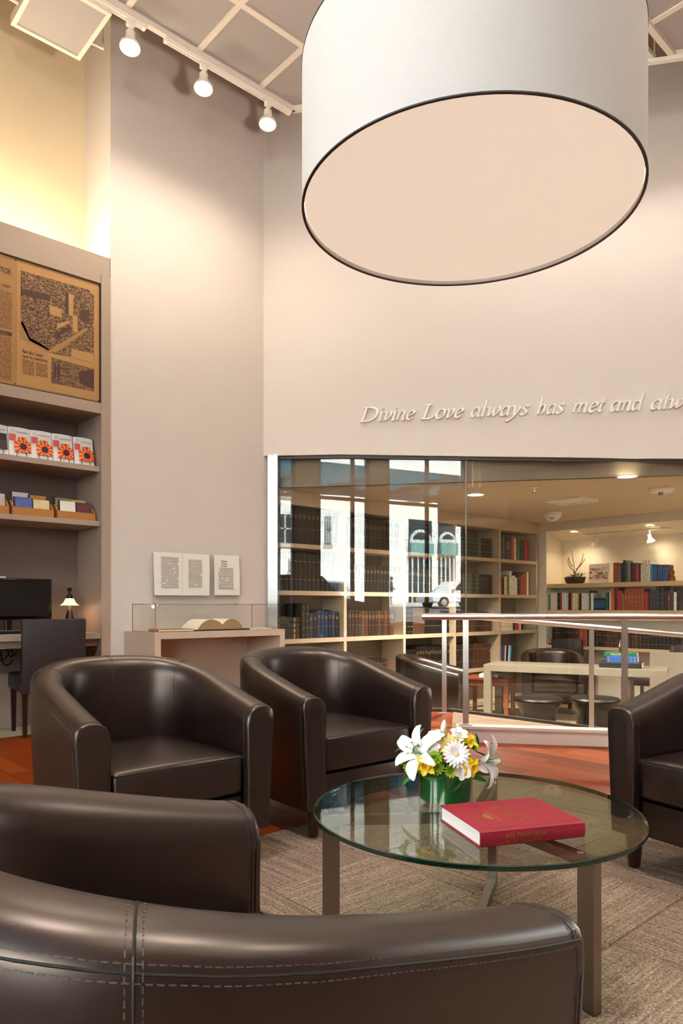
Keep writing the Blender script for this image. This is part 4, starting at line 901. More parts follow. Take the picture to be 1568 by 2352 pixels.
def make_tub_chair(label, group=None, detail=True):
    t = thing('tub_armchair', label, 'armchair', (0, 0, 0), 0, group)
    b = MB(); b.grid([[csurf(i / NPTH, k / NP_) for k in range(NP_ + 1)] for i in range(NPTH + 1)]); b.grid([[csurf(i / NPTH, k) for i in range(NPTH + 1)] for k in (0, 1)])
    b.obj('shell', LEATHER, t, 'all')
    for te in (0, 1):                                          # padded arm fronts
        P = [(csurf(te, k / NP_)) for k in range(NP_ + 1)]; b = MB()
        cx_ = (1 if te == 0 else -1) * CA; y = CF
        rings = []
        for sc, dy in ((1.0, 0.004), (1.0, -0.004), (0.965, -0.011), (0.9, -0.0145), (0.5, -0.016)):
            rings.append([(cx_ + (p.x - cx_) * sc, y + dy, 0.36 + (p.z - 0.36) * (1 - (1 - sc) * 0.22)) for p in P])
        b.grid(rings, closed=True); b.poly(rings[-1]); b.obj('arm_front', LEATHER, t, True)
    b = MB(); b.rbox(-0.263, 0.263, -0.352, 0.225, 0.272, 0.425, 0.022, 3)
    bmesh.ops.subdivide_edges(b.bm, edges=[e for e in b.bm.edges if e.calc_length() > 0.2], cuts=7, use_grid_fill=True)
    for v in b.bm.verts:
        if v.co.z > 0.40: v.co.z += 0.016 * math.cos(v.co.x / 0.263 * PI / 2) * math.cos((v.co.y + 0.05) / 0.35 * PI / 2)
        if v.co.y < -0.335: v.co.y -= 0.006 * math.cos(v.co.x / 0.263 * PI / 2)
    b.obj('seat_cushion', LEATHER, t, 'all')
    MB().rbox(-0.262, 0.262, -0.338, 0.235, 0.13, 0.262, 0.008, 2).obj('base', LEATHER, t, True)
    for sx, sy in ((-1, -1), (1, -1), (-1, 1), (1, 1)):
        x, y = sx * (0.305 if sy < 0 else 0.24), (-0.318 if sy < 0 else 0.225); b = MB()
        prf = [(0.020, 0.0), (0.022, 0.004), (0.034, 0.128)]
        b.lathe(prf, n=12); bm_ = b.bm
        o = b.obj('leg', DWOOD, t, True); o.location = (x, y, 0)
    if detail:
        st = MB()
        def seam(fn, n, nm='seam'):
            pts = [fn(i / n) for i in range(n + 1)]; P = [csurf(*p) for p in pts]; N_ = [cnorm(*p) for p in pts]
            if nm: MB().tube([p + q * 0.0004 for p, q in zip(P, N_)], 0.0016, 5).obj(nm, SEAMD, t)
            stitch_line(P, N_, st)
        seam(lambda f: (f, QSEAM), 120)
        for tv in (0.312, 0.5, 0.688): seam(lambda f, tv=tv: (tv, f), 70)
        for te in (0.006, 0.994): seam(lambda f, te=te: (te, f), 50)
        for z_, in ((0.415,),):                                # front edge of the cushion
            P = [Vector((-0.255 + 0.51 * i / 24, -0.353 - 0.006 * math.cos((-0.255 + 0.51 * i / 24) / 0.263 * PI / 2), z_)) for i in range(25)]
            MB().tube(P, 0.0022, 5).obj('piping', SEAMD, t); stitch_line(P, [Vector((0, -1, 0.3)).normalized()] * 25, st, off=0.006)
        o = st.obj('stitching', THREAD, t, recalc=False); o['kind'] = 'stuff'
    return t
def facing(X, Z):                                              # rotation that turns the local front (-y) towards a camera-space direction
    d = camw(X, Z); return math.atan2(d.x, -d.y)
CH = make_tub_chair('brown leather tub armchair nearest the desk, on the wooden floor edge', 'tub armchairs round the glass table')
def place(o, X, Z, fx, fz, z=0.0075): p = camw(X, Z); o.location = (p.x, p.y, z); o.rotation_euler = (0, 0, facing(fx, fz)); return o
place(CH, -0.803, 2.832, 0.655, -0.756)
CH['label'] = 'brown leather tub armchair in front of the desk chair and plain wall'
place(dup(CH, label='brown leather tub armchair in front of the display table, left of the flowers'), -0.092, 3.51, 0.641, -0.767)
place(dup(CH, label='brown leather tub armchair at the right frame edge, beyond the coffee table'), 1.548, 2.625, -0.855, -0.52)
place(dup(CH, label='large foreground brown leather tub armchair seen from behind'), -0.232, 0.915, 0.722, 0.692)

# ================================================================ COFFEE TABLE
TC = camw(0.395, 2.12); TR, TZ = 0.48, 0.40
ct = thing('coffee_table', 'round glass coffee table on a steel frame in the middle of the rug', 'table', (TC.x, TC.y, 0.007))
TGL = glassmat('table_glass', 'ECF5EF', 0.05, power=5.0); GEDGE = mat('green_glass_edge', '0B2A1E', 0.08, var=0.2, coat=0.5)
b = MB(); b.lathe([(0.0005, TZ - 0.0205), (TR - 0.004, TZ - 0.0205)], n=96, caps=False); b.lathe([(TR - 0.004, TZ - 0.0065), (0.0005, TZ - 0.0065)], n=96, caps=False); b.mi = 1
b.lathe([(TR - 0.004, TZ - 0.0205), (TR - 0.001, TZ - 0.019), (TR, TZ - 0.0135), (TR - 0.001, TZ - 0.008), (TR - 0.004, TZ - 0.0065)], n=96, caps=False)
b.obj('glass_top', [TGL, GEDGE], ct, True, recalc=False)
def camang(dx, dz): d = camw(dx, dz); return math.atan2(d.y, d.x)
for dx, dz in ((0.225, -0.39), (-0.45, -0.03), (0.15, 0.43)):
    o = MB(); o.prism([(0.012, 0.0), (0.452, 0.0), (0.452, TZ - 0.021), (0.012, TZ - 0.021), (0.012, TZ - 0.048), (0.402, TZ - 0.048), (0.402, 0.036), (0.012, 0.036)], -0.014, 0.014, 'y')
    o = o.obj('leg', mat('satin_nickel', '8F857B', 0.28, 1.0, var=0.05, scale=30, stretch=(1, 1, 0.1), bump=0.03), ct); o.rotation_euler = (0, 0, camang(dx, dz))
    for rr in (0.40, 0.2):
        q = MB().lathe([(0.009, TZ - 0.0215), (0.009, TZ - 0.0205)], n=12).obj('glass_pad', ACRYLEDGE, o); q.location = (rr, 0, 0)

# ================================================================ FLOWERS IN A GLASS CYLINDER
VC = camw(0.316, 2.165); VZ = TZ + 0.0015; VR, VH = 0.081, 0.112
va = thing('glass_vase', 'green leaf-lined glass cylinder vase on the coffee table', 'vase', (VC.x, VC.y, VZ))
VGL = glassmat('vase_glass', 'F2F6F2', 0.05, power=3.5)
b = MB(); b.lathe([(0.0005, 0.0), (VR, 0.0), (VR, VH), (VR - 0.004, VH), (VR - 0.004, 0.016), (0.0005, 0.016)], n=48, caps=False); b.obj('cylinder', VGL, va, True)
LEAFG = mat('lining_leaf', '146A2E', 0.3, var=0.35, scale=10, stretch=(1, 1, 14), coat=0.3)
b = MB(); b.lathe([(0.0005, 0.0165), (VR - 0.0055, 0.0165), (VR - 0.0055, VH - 0.004), (VR - 0.008, VH - 0.004), (VR - 0.008, 0.02)], n=48, caps=False); b.obj('leaf_lining', LEAFG, va, True)
MB().lathe([(0.0005, 0.095), (VR - 0.008, 0.095)], n=32, caps=False).obj('moss_fill', mat('moss', '2E4A1C', 0.9, var=0.4, scale=40, bump=0.5), va)
PW_, PY, PG, PC, PLY = (mat('white_petal', 'F7F5F2', 0.5, var=0.03, scale=30), mat('yellow_petal', 'F5DA22', 0.5, var=0.12, scale=40), mat('green_petal', '9CC02C', 0.5, var=0.2, scale=40), mat('cream_petal', 'F0DC8A', 0.5, var=0.08), mat('leaf_green', '2F6A24', 0.4, var=0.25, scale=20))
STEM = mat('stem_green', '5C8A32', 0.5, var=0.2); ORNG = mat('orange_trumpet', 'F3BC18', 0.5, var=0.15, scale=60); STAM = mat('stamen', 'A9743A', 0.7)
def petal_mesh(nm, L, W, lift, curl, cup, tip, m, n=9, wave=0.0):
    """petal along +x, rising by lift, curling back towards the tip"""
    rows = []; x = z = 0.0; a = lift; st = L / n
    for i in range(n + 1):
        f = i / n; w = W / 2 * (math.sin(PI * min(1, 0.12 + f * tip)) ** 0.8) * (1 if f < 0.97 else 0.4)
        rows.append([(x, w * (k / 2), z + cup * w * (k / 2) ** 2 + wave * math.sin(f * 9 + k * 2.0)) for k in (-2, -1, 0, 1, 2)])
        a -= curl * f / n * 2.0; x += st * math.cos(a); z += st * math.sin(a)
    b = MB(); b.grid(rows); return b.mesh(nm, m, 'all')
PM = dict(
 lily=petal_mesh('petal', 0.098, 0.044, 0.75, 1.55, 0.35, 0.80, PW_, 12, 0.0016), lilyb=petal_mesh('petal', 0.096, 0.032, 0.85, 1.7, 0.35, 0.80, PW_, 12, 0.0014),
 ger=petal_mesh('petal', 0.040, 0.0105, 0.28, 0.30, 0.3, 0.72, PW_, 5), ger2=petal_mesh('petal', 0.031, 0.009, 0.5, 0.3, 0.3, 0.72, PW_, 5), gery=petal_mesh('petal', 0.038, 0.011, 0.3, 0.3, 0.3, 0.72, PC, 5),
 daf=petal_mesh('petal', 0.032, 0.021, 0.25, 0.35, 0.3, 0.82, PY, 6, 0.0008), mum=petal_mesh('petal', 0.023, 0.0075, 0.5, 0.7, 0.6, 0.74, PG, 5), mum2=petal_mesh('petal', 0.016, 0.0065, 0.95, 0.6, 0.6, 0.74, PG, 5),
 als=petal_mesh('petal', 0.033, 0.024, 0.7, 0.6, 0.4, 0.75, PW_, 6, 0.0008), leaf=petal_mesh('leaf', 0.075, 0.016, 0.5, 0.8, 0.5, 0.85, PLY, 8))
def orient(o, pos, axis, spin=0.0):
    q = Vector(axis).normalized().to_track_quat('Z', 'Y'); o.rotation_mode = 'QUATERNION'
    o.rotation_quaternion = q @ Matrix.Rotation(spin, 3, 'Z').to_quaternion(); o.location = pos
def ring(t, me, n, ph=0.0, tilt=0.0, dz=0.0, nm='petal', r0=0.002):
    for k in range(n):
        a = 2 * PI * k / n + ph; o = link(nm, me, t, (r0 * math.cos(a), r0 * math.sin(a), dz)); o.rotation_euler = (0, tilt, a)
def stemfor(t, pos, axis):
    foot = Vector((VC.x + (pos[0] - VC.x) * 0.35, VC.y + (pos[1] - VC.y) * 0.35, VZ + 0.099)); M = t.matrix_basis.inverted()
    p0_, p2_ = Vector(pos), foot; mid = p0_ - Vector(axis).normalized() * 0.03
    MB().tube([M @ p0_, M @ mid, M @ (mid.lerp(p2_, 0.6)), M @ p2_], 0.0022, 6).obj('stem', STEM, t)
def bloom(kind, label, px, py, Z, axis, spin=0.0):
    """axis in camera space: right, up, towards the camera"""
    pos = at_depth(px, py, Z); ax = camw(axis[0], -axis[2]) + Vector((0, 0, axis[1]))
    t = thing({'lily': 'lily', 'ger': 'gerbera_daisy', 'gery': 'gerbera_daisy', 'daf': 'daffodil', 'mum': 'green_chrysanthemum', 'als': 'white_alstroemeria', 'bud': 'lily_bud', 'leaf': 'leaf_sprig'}[kind], label, 'leaf' if kind == 'leaf' else 'flower', (0, 0, 0), 0, 'flowers in the green vase')
    orient(t, pos, ax, spin)
    if kind == 'lily':
        ring(t, PM['lily'], 3, 0.2); ring(t, PM['lilyb'], 3, 0.2 + PI / 3, dz=0.001)
        for k in range(5): a = 2 * PI * k / 5; MB().tube([(0, 0, 0), (0.008 * math.cos(a), 0.008 * math.sin(a), 0.035), (0.018 * math.cos(a), 0.018 * math.sin(a), 0.055)], 0.0009, 5).obj('stamen', STEM, t); MB().rbox(0.018 * math.cos(a) - 0.005, 0.018 * math.cos(a) + 0.005, 0.018 * math.sin(a) - 0.0015, 0.018 * math.sin(a) + 0.0015, 0.054, 0.057, 0.001, 1).obj('anther', STAM, t)
    elif kind in ('ger', 'gery'):
        ring(t, PM[kind], 20); ring(t, PM['ger2' if kind == 'ger' else 'gery'], 14, 0.2, dz=0.002); MB().lathe([(0.0095, 0.004), (0.008, 0.008), (0.003, 0.010)], n=14).obj('flower_centre', mat('cream_centre', 'E9D8A8', 0.8, var=0.2, scale=200, bump=0.6), t, True)
    elif kind == 'daf':
        ring(t, PM['daf'], 6); b = MB(); b.lathe([(0.004, 0.0), (0.008, 0.006), (0.0095, 0.016), (0.0135, 0.022), (0.012, 0.0215), (0.007, 0.012)], n=16, caps=False); b.obj('trumpet', ORNG, t, True)
    elif kind == 'mum':
        ring(t, PM['mum'], 14); ring(t, PM['mum'], 11, 0.25, -0.3, 0.002); ring(t, PM['mum2'], 9, 0.1, -0.3, 0.004); MB().lathe([(0.006, 0.004), (0.005, 0.009), (0.002, 0.011)], n=10).obj('flower_centre', mat('green_centre', '6E9A1E', 0.7), t, True)
    elif kind == 'als': ring(t, PM['als'], 3, 0.3); ring(t, PM['als'], 3, 0.3 + PI / 3, -0.1)
    elif kind == 'bud': MB().lathe([(0.003, 0), (0.0085, 0.012), (0.009, 0.026), (0.005, 0.042), (0.001, 0.048)], n=10).obj('bud', mat('bud_white', 'EFF2DC', 0.5), t, True)
    elif kind == 'leaf': ring(t, PM['leaf'], 3, spin, nm='leaf')
    if kind != 'leaf': stemfor(t, pos, ax)
    return t
bloom('lily', 'large white lily at the left of the bouquet', 968, 1732, 2.13, (-0.62, 0.42, 0.62), 0.5)
bloom('lily', 'large white lily drooping at the right of the bouquet', 1104, 1748, 2.15, (0.80, 0.05, 0.45), 0.9)
bloom('ger', 'white gerbera daisy at the front of the bouquet', 1047, 1733, 2.09, (0.08, 0.35, 0.94))
bloom('gery', 'cream yellow gerbera behind the white gerbera', 1029, 1712, 2.15, (-0.1, 0.7, 0.6))
bloom('mum', 'green chrysanthemum left of the white gerbera', 1000, 1741, 2.09, (-0.2, 0.3, 0.93))
bloom('mum', 'green chrysanthemum under the front of the left daffodil', 1003, 1762, 2.10, (-0.1, -0.1, 0.95))
bloom('mum', 'green chrysanthemum below the white gerbera', 1036, 1768, 2.09, (0.1, -0.2, 0.95))
bloom('mum', 'green chrysanthemum at the top of the bouquet', 1011, 1694, 2.18, (0.0, 0.9, 0.4))
bloom('mum', 'green chrysanthemum at the far left under the lily', 931, 1742, 2.15, (-0.9, 0.1, 0.4))
bloom('mum', 'green chrysanthemum low at the left by the vase rim', 944, 1762, 2.13, (-0.7, -0.2, 0.6))
bloom('mum', 'green chrysanthemum at the right behind the gerbera', 1082, 1714, 2.17, (0.6, 0.5, 0.5))
bloom('mum', 'green chrysanthemum between the left lily and the vase rim', 962, 1758, 2.12, (-0.5, 0.0, 0.8))
bloom('mum', 'green chrysanthemum right of the low alstroemeria', 1064, 1744, 2.11, (0.5, 0.2, 0.8))
bloom('als', 'white alstroemeria between the left lily and the bud', 1000, 1700, 2.16, (-0.2, 0.85, 0.45))
bloom('daf', 'yellow daffodil at the left front of the bouquet', 978, 1757, 2.08, (-0.25, 0.05, 0.96), 0.3)
bloom('daf', 'yellow daffodil at the right front of the bouquet', 1079, 1762, 2.09, (0.45, -0.05, 0.88), 0.8)
bloom('daf', 'yellow daffodil at the upper right of the bouquet', 1074, 1704, 2.16, (0.3, 0.8, 0.4))
bloom('als', 'white alstroemeria beside the left lily', 988, 1722, 2.11, (-0.1, 0.5, 0.85))
bloom('als', 'white alstroemeria at the top right of the bouquet', 1052, 1694, 2.17, (0.15, 0.8, 0.55))
bloom('als', 'white alstroemeria low between gerbera and right daffodil', 1059, 1766, 2.09, (0.2, -0.1, 0.95))
bloom('bud', 'white lily bud at the top of the bouquet', 1016, 1688, 2.17, (0.1, 0.95, 0.1))
for i, (px, py, Z, ax) in enumerate(((955, 1716, 2.18, (-0.6, 0.8, 0.1)), (1092, 1726, 2.2, (0.8, 0.5, -0.2)), (1035, 1700, 2.22, (0.0, 0.95, -0.2)), (965, 1770, 2.13, (-0.6, 0.1, 0.7)), (1066, 1776, 2.11, (0.4, 0.0, 0.9)))):
    bloom('leaf', ['green leaf sprig at the upper left of the bouquet', 'green leaf sprig at the right edge of the bouquet', 'green leaf sprig at the back of the bouquet', 'green leaf sprig at the lower left by the vase rim', 'green leaf sprig at the lower right by the vase rim'][i], px, py, Z, ax, i)

# ================================================================ RED BOOK ON THE TABLE
o0, o1, o2 = on_z(1103, 1950, TZ), on_z(1342, 1925, TZ), on_z(1008, 1885, TZ)
ex = (o1 - o0).normalized(); ey = Vector((-ex.y, ex.x, 0)); BL, BWd, BT = (o1 - o0).length, (o2 - o0).dot(ey), 0.042
rb = thing('red_book', 'thick red clothbound book lying on the glass coffee table', 'book', (o0.x, o0.y, TZ + 0.0015), math.atan2(ex.y, ex.x))
RED = mat('red_cloth', '97172C', 0.55, var=0.08, scale=40, bump=0.08, bscale=700)
MB().rbox(0, BL, 0.006, BWd, BT - 0.0035, BT, 0.0012, 2).obj('front_board', RED, rb); MB().rbox(0, BL, 0.006, BWd, 0, 0.0035, 0.0012, 2).obj('back_board', RED, rb)
b = MB(); pts = [(0.010, 0.0), (0.003, 0.0005), (-0.001, 0.004)] + [(-0.0035 + 0.0025 * math.cos((k - 3) / 3 * PI / 2) * -1 + 0.0025, 0.006 + (BT - 0.012) * k / 6) for k in range(7)] + [(-0.001, BT - 0.004), (0.003, BT - 0.0005), (0.010, BT), (0.010, BT - 0.003), (0.004, BT - 0.006), (0.004, 0.006), (0.010, 0.003)]
b.prism(pts, 0, BL, 'x'); b.obj('spine', RED, rb, True)
MB().box(0.004, BL - 0.004, 0.006, BWd - 0.004, 0.0035, BT - 0.0035).obj('page_block', mat('white_page_edge', 'F2EFEA', 0.7, var=0.05, scale=8, stretch=(1, 1, 120)), rb)
MB().box(0.001, BL - 0.001, 0.0125, 0.0145, BT - 0.0005, BT + 0.0002).obj('hinge_groove', mat('dark_red_cloth', '86131F', 0.6), rb)
text('spine_title', 'In My True Light and Life', 0.016, GOLD, rb, frame((0.068, -0.0040, 0.0215), (1, 0, 0), (0, 0, 1)), shear=0.25, width=0.112)
text('spine_author', 'Mary Baker Eddy Collections', 0.011, mat('dull_gold', '96602F', 0.5, 0.4), rb, frame((0.068, -0.0040, 0.0085), (1, 0, 0), (0, 0, 1)), width=0.098)
up = (-1, 0, 0)
text('cover_title', 'In My True Light and Life', 0.017, GOLD, rb, frame((0.150, 0.05, BT + 0.0002), (0, 1, 0), up), shear=0.2, width=0.150)
text('cover_subtitle', 'Mary Baker Eddy Collections', 0.009, GOLD, rb, frame((0.172, 0.05, BT + 0.0002), (0, 1, 0), up), width=0.14)
b = MB(); b.poly([(0.082 - 0.018 * math.sin(a), 0.105 - 0.026 * math.cos(a), BT + 0.0003) for a in [PI * k / 14 for k in range(15)]]); b.obj('emblem', GOLD, rb)
for k in range(2): MB().box(0.087 + 0.007 * k, 0.0895 + 0.007 * k, 0.06, 0.16, BT, BT + 0.0003).obj('emblem_line', GOLD, rb)
# ================================================================ PENDANTS AND TRACK LIGHTS
FAB = mat('shade_fabric', 'D0C8C1', 0.8, var=0.015, scale=60, bump=0.04, bscale=500, trans=0.0)
DIFF = mat('shade_diffuser', 'F3DFCB', 0.6, var=0.01, emit='F7E6D2', estr=0.66); RIM = mat('dark_rim', '3B3636', 0.5)
def pendant(label, loc, r, h, zceil, rod=0.012, power=60):
    """drum shade hung from the ceiling; loc is the centre of its lower rim"""
    t = thing('drum_pendant', label, 'pendant lamp', loc)
    b = MB(); b.lathe([(r - 0.006, 0.004), (r, 0.004), (r, h - 0.004), (r - 0.006, h - 0.004), (r - 0.006, 0.004)], n=96, caps=False); b.obj('shade', FAB, t, True)
    b = MB(); b.lathe([(0.0005, 0.018), (r - 0.008, 0.018), (r - 0.008, 0.026), (0.0005, 0.026)], n=96, caps=False); b.obj('diffuser', DIFF, t, True)
    b = MB(); b.lathe([(r - 0.007, 0.0), (r + 0.0015, 0.0), (r + 0.0015, 0.0042), (r - 0.007, 0.0042), (r - 0.007, 0.0)], n=96, caps=False); b.obj('lower_rim', RIM, t, True)
    b = MB(); b.lathe([(r - 0.007, h - 0.004), (r + 0.0015, h - 0.004), (r + 0.0015, h), (r - 0.007, h), (r - 0.007, h - 0.004)], n=96, caps=False); b.obj('upper_rim', RIM, t, True)
    b = MB(); b.tube([(0, 0, h * 0.5), (0, 0, zceil - loc[2])], rod, 10); b.obj('rod', WHITE, t, True)
    for k in range(3): a = 2 * PI * k / 3; MB().tube([(0, 0, h - 0.05), ((r - 0.006) * math.cos(a), (r - 0.006) * math.sin(a), h - 0.03)], 0.005, 6).obj('spoke', WHITE, t)
    MB().lathe([(0.07, zceil - loc[2] - 0.03), (0.07, zceil - loc[2])], n=20).obj('ceiling_rose', WHITE, t, True)
    lamp('bulb', 'POINT', (0, 0, h * 0.72), power, (1, 0.93, 0.85), t, 0.12)
    return t
PH = 1.30; pp = camw(0.3204 * PH, 1.806 * PH)
pendant('large white drum pendant with glowing peach underside above the coffee table', (pp.x, pp.y, EYE + PH), 0.4198 * PH, 0.46, ZT, power=300)
q = mirror(at_depth(1102, 1392 - 188, 14.0))
pendant('second white drum pendant behind the viewer, mirrored in the glass wall', (q.x, q.y, EYE + 1.61), 0.5, 0.59, ZT, power=320)
WASH = 30; LEFTW = 70
TRK = mat('track_white', 'EFE6D8', 0.4, var=0.02); GLOW = mat('lamp_face_glow', 'FFF4E0', 0.3, emit='FFF0D8', estr=9.0)
ZTK = ZC - 0.06; YT = 4.972
def track(label, x0, x1):
    t = thing('light_track', label, 'light track', ((x0 + x1) / 2, YT, ZTK)); w = (x1 - x0) / 2
    b = MB(); b.box(-w, w, -0.019, 0.019, 0.008, 0.03); b.box(-w, w, -0.019, -0.009, 0, 0.008); b.box(-w, w, 0.009, 0.019, 0, 0.008); b.obj('rail', TRK, t)
    for s in (-1, 1): MB().box(s * w - 0.012, s * w + 0.012, -0.021, 0.021, -0.001, 0.031).obj('end_cap', TRK, t)
    for s in (-0.6, 0.5): MB().tube([(s * w, 0, 0.03), (s * w, 0, ZT - ZTK)], 0.005, 6).obj('hanger', TRK, t)
    return t
track('white light track nearest the hung ceiling panel', 1.3, on_z(331, 66, ZTK).x)
track('white light track running to the corner of the walls', on_z(380, 98, ZTK).x, on_z(663, 262, ZTK).x)
def spot_head(label, x, y, z, aim, energy, big=1.0, cone=1.9, col=(1, 0.93, 0.84), group='track spotlights on the lounge ceiling'):
    t = thing('track_spotlight', label, 'spotlight', (x, y, z), 0, group)
    MB().rbox(-0.03 * big, 0.03 * big, -0.016 * big, 0.016 * big, -0.045 * big, 0.0, 0.005 * big, 1).obj('adapter', TRK, t)
    MB().tube([(0, 0, -0.045 * big), (0.0, 0.0, -0.10 * big)], 0.012 * big, 8).obj('stem', TRK, t, True)
    c = Vector((0, 0, -0.135 * big)); d = (Vector(aim) - (Vector((x, y, z)) + c)).normalized()
    h = MB().lathe([(0.022, 0.075), (0.034, 0.06), (0.036, 0.0), (0.05, -0.02), (0.072, -0.05), (0.076, -0.072), (0.070, -0.072), (0.05, -0.05)], n=28).obj('lamp_body', TRK, t, True)
    h.rotation_mode = 'QUATERNION'; h.rotation_quaternion = (-d).to_track_quat('Z', 'Y'); h.location = c; h.scale = (big,) * 3
    MB().lathe([(0.0005, -0.066), (0.062, -0.066), (0.066, -0.062)], n=28, caps=False).obj('lamp_face', GLOW, h, True)
    s = lamp('beam', 'SPOT', c + d * 0.085 * big, energy, col, t, 0.05, aim=c + d, angle=cone, blend=1.0 if cone > 2 else 0.8)
    return t
for i, (px, py) in enumerate(((297, 52), (463, 152), (612, 236))):
    p = on_z(px, py, ZTK); lab = ['glowing track spotlight next to the hung ceiling panel', 'glowing track spotlight between the other two on the lounge ceiling', 'glowing track spotlight above the corner of the walls'][i]
    spot_head(lab, p.x, YT, ZTK, (p.x - 0.10, YT - 0.12, ZTK - 1.1), LEFTW, cone=3.0, col=(1, 0.86, 0.68))
# track along the lettered wall, mostly hidden behind the pendant
ta, tb_ = on_z(800, 231, ZTK), on_z(1500, 131, ZTK); tv = (tb_ - ta).normalized(); tn = Vector((-tv.y, tv.x, 0)); tn = tn if tn.dot(NL) < 0 else -tn
ta, tb_ = ta + tn * 0.07, tb_ + tn * 0.07 + tv * 2.5
t = thing('light_track', 'white light track along the lettered wall, mostly hidden behind the drum pendant', 'light track', (ta.x, ta.y, ZTK), math.atan2(tv.y, tv.x)); LT_ = (tb_ - ta).length
MB().box(0, LT_, -0.019, 0.019, 0.0, 0.03).obj('rail', TRK, t)
for x in (0, LT_): MB().box(x - 0.012, x + 0.012, -0.021, 0.021, -0.001, 0.031).obj('end_cap', TRK, t)
for x in (0.5, LT_ * 0.5, LT_ - 0.5): MB().tube([(x, 0, 0.03), (x, 0, ZT - ZTK)], 0.005, 6).obj('hanger', TRK, t)
for i, f in enumerate((0.12, 0.27, 0.42, 0.57, 0.74, 0.92)):
    p = ta.lerp(tb_, f); w_ = p + tn * 0.55
    spot_head('wall-washing track spotlight hidden behind the drum pendant, %s from the corner' % ordn(i), p.x, p.y, ZTK, (w_.x, w_.y, ZTK - 2.2), WASH * (0.55 if i < 2 else 1.0))
# framed panel hung below the ceiling in front of the recess
ZHP = EYE + 4.32; a = on_z(183, 140, ZHP); c = on_z(255, 33, ZHP); e_ = on_z(25, 55, ZHP)
hp = thing('hung_ceiling_panel', 'square framed panel hung below the ceiling at upper left', 'ceiling panel', ((e_.x + a.x) / 2, (a.y + c.y) / 2, ZHP)); wx, wy = (a.x - e_.x) / 2, (a.y - c.y) / 2
MB().box(-wx + 0.03, wx - 0.03, -wy + 0.03, wy - 0.03, 0.012, 0.04).obj('panel', TILE, hp)
for bb in ((-wx, wx, -wy, -wy + 0.032), (-wx, wx, wy - 0.032, wy), (-wx, -wx + 0.032, -wy + 0.032, wy - 0.032), (wx - 0.032, wx, -wy + 0.032, wy - 0.032)): MB().box(*bb, 0.0, 0.07).obj('frame_bar', GRID, hp)
for s in (-1, 1): MB().tube([(s * wx, 0.12, 0.05), (s * (wx + 0.11), 0.12, 0.05), (s * (wx + 0.11), 0.12, ZT - ZHP)], 0.012, 6).obj('hanger', GRID, hp)
# downlight fitting; the lounge ones are unseen lamps added to brighten the room
def downlight(label, x, y, z, r, energy, col=(1, 0.94, 0.87), group='recessed downlights', estr=6.0, spread=2.4, tilt=None):
    t = thing('downlight', label, 'downlight', (x, y, z), 0, group)
    MB().lathe([(r, 0.0), (r * 1.18, -0.002), (r * 1.2, -0.006), (r * 1.02, -0.010), (r * 0.98, -0.004)], n=24, caps=False).obj('trim_ring', WHITE, t, True)
    MB().lathe([(0.0005, -0.003), (r * 0.98, -0.003)], n=24, caps=False).obj('lens', GLOW if estr > 8 else mat('downlight_glow', 'FFF0DC', 0.4, emit='FFE9CC', estr=estr), t)
    l = lamp('beam', 'SPOT', (0, 0, -0.02), energy, col, t, r, aim=(0, 0, -1), angle=spread, blend=0.8)
    return t
FILL_DL = 335  # strength of the fill lamps added out of view
for i, (x, y) in enumerate(((0.6, 1.9), (2.4, 0.9), (4.2, -0.3), (0.6, -0.6), (2.4, -1.9), (4.6, -2.6))):
    downlight('recessed ceiling downlight over the lounge, out of the frame', x, y, ZC - 0.002, 0.09, FILL_DL * (1.3 if i < 3 else 0.2), group='lounge ceiling downlights')

# ================================================================ RAMP HANDRAILS
RAILS = mat('satin_rail', 'CDC6C0', 0.28, 1.0, var=0.04)
def rail(label, k0, k1, off, zf, postk, baseoff, thick=0.024):
    t = thing('handrail', label, 'handrail', (0, 0, 0))
    MB().tube([wpt(k0 + (k1 - k0) * i / 12, off, zf(k0 + (k1 - k0) * i / 12)) for i in range(13)], thick, 20).obj('top_rail', RAILS, t, True)
    for k in postk:
        zb = baseoff(k); c = wpt(k, off, 0); o = MB(); u = DL * 0.021; v = NL * 0.007
        o.quadbox([c + a_ + Vector((0, 0, z)) for z in (zb, zf(k) - thick * 0.8) for a_ in (-u - v, u - v, u + v, -u + v)]); o = o.obj('post', RAILS, t)
        q = MB(); u2, v2 = DL * 0.05, NL * 0.03; q.quadbox([c + a_ + Vector((0, 0, z)) for z in (zb, zb + 0.008) for a_ in (-u2 - v2, u2 - v2, u2 + v2, -u2 + v2)]); q.obj('base_plate', RAILS, o)
    return t
r1 = rail('steel handrail on the white kerb beside the ramp', wk(kerb_at(968)), KE - 0.5, offK - 0.045, lambda k: 0.921, [wk(kerb_at(1069)), wk(kerb_at(1437)), wk(kerb_at(1437)) + 1.15], lambda k: KZ)
offG = 0.10
def kglass(px): d = raydir(px, 1500); c = CORNER + NL * offG; return wk(Vector((d.x, d.y, 0)) * (c.dot(NL) / Vector((d.x, d.y, 0)).dot(NL)))
kA = kglass(1075)
r2 = rail('sloping steel handrail along the glass side of the ramp', kglass(985), kA + 4.0, offG, lambda k: 0.905 - 0.085 * max(0, k - kA), [kglass(1020), kglass(1358), kglass(1358) + 1.3], lambda k: ramp_z(k))
pk = wk(kerb_at(1437)); c = wpt(pk - 0.03, offK - 0.045, 0)
b = MB(); b.lathe([(0.001, -0.06), (0.013, -0.035), (0.017, -0.01), (0.010, 0.02), (0.006, 0.035), (0.001, 0.045)], n=12, sy=0.6); o = b.obj('clamp', CHROME, r1, True); o.location = (c.x, c.y, 0.72)
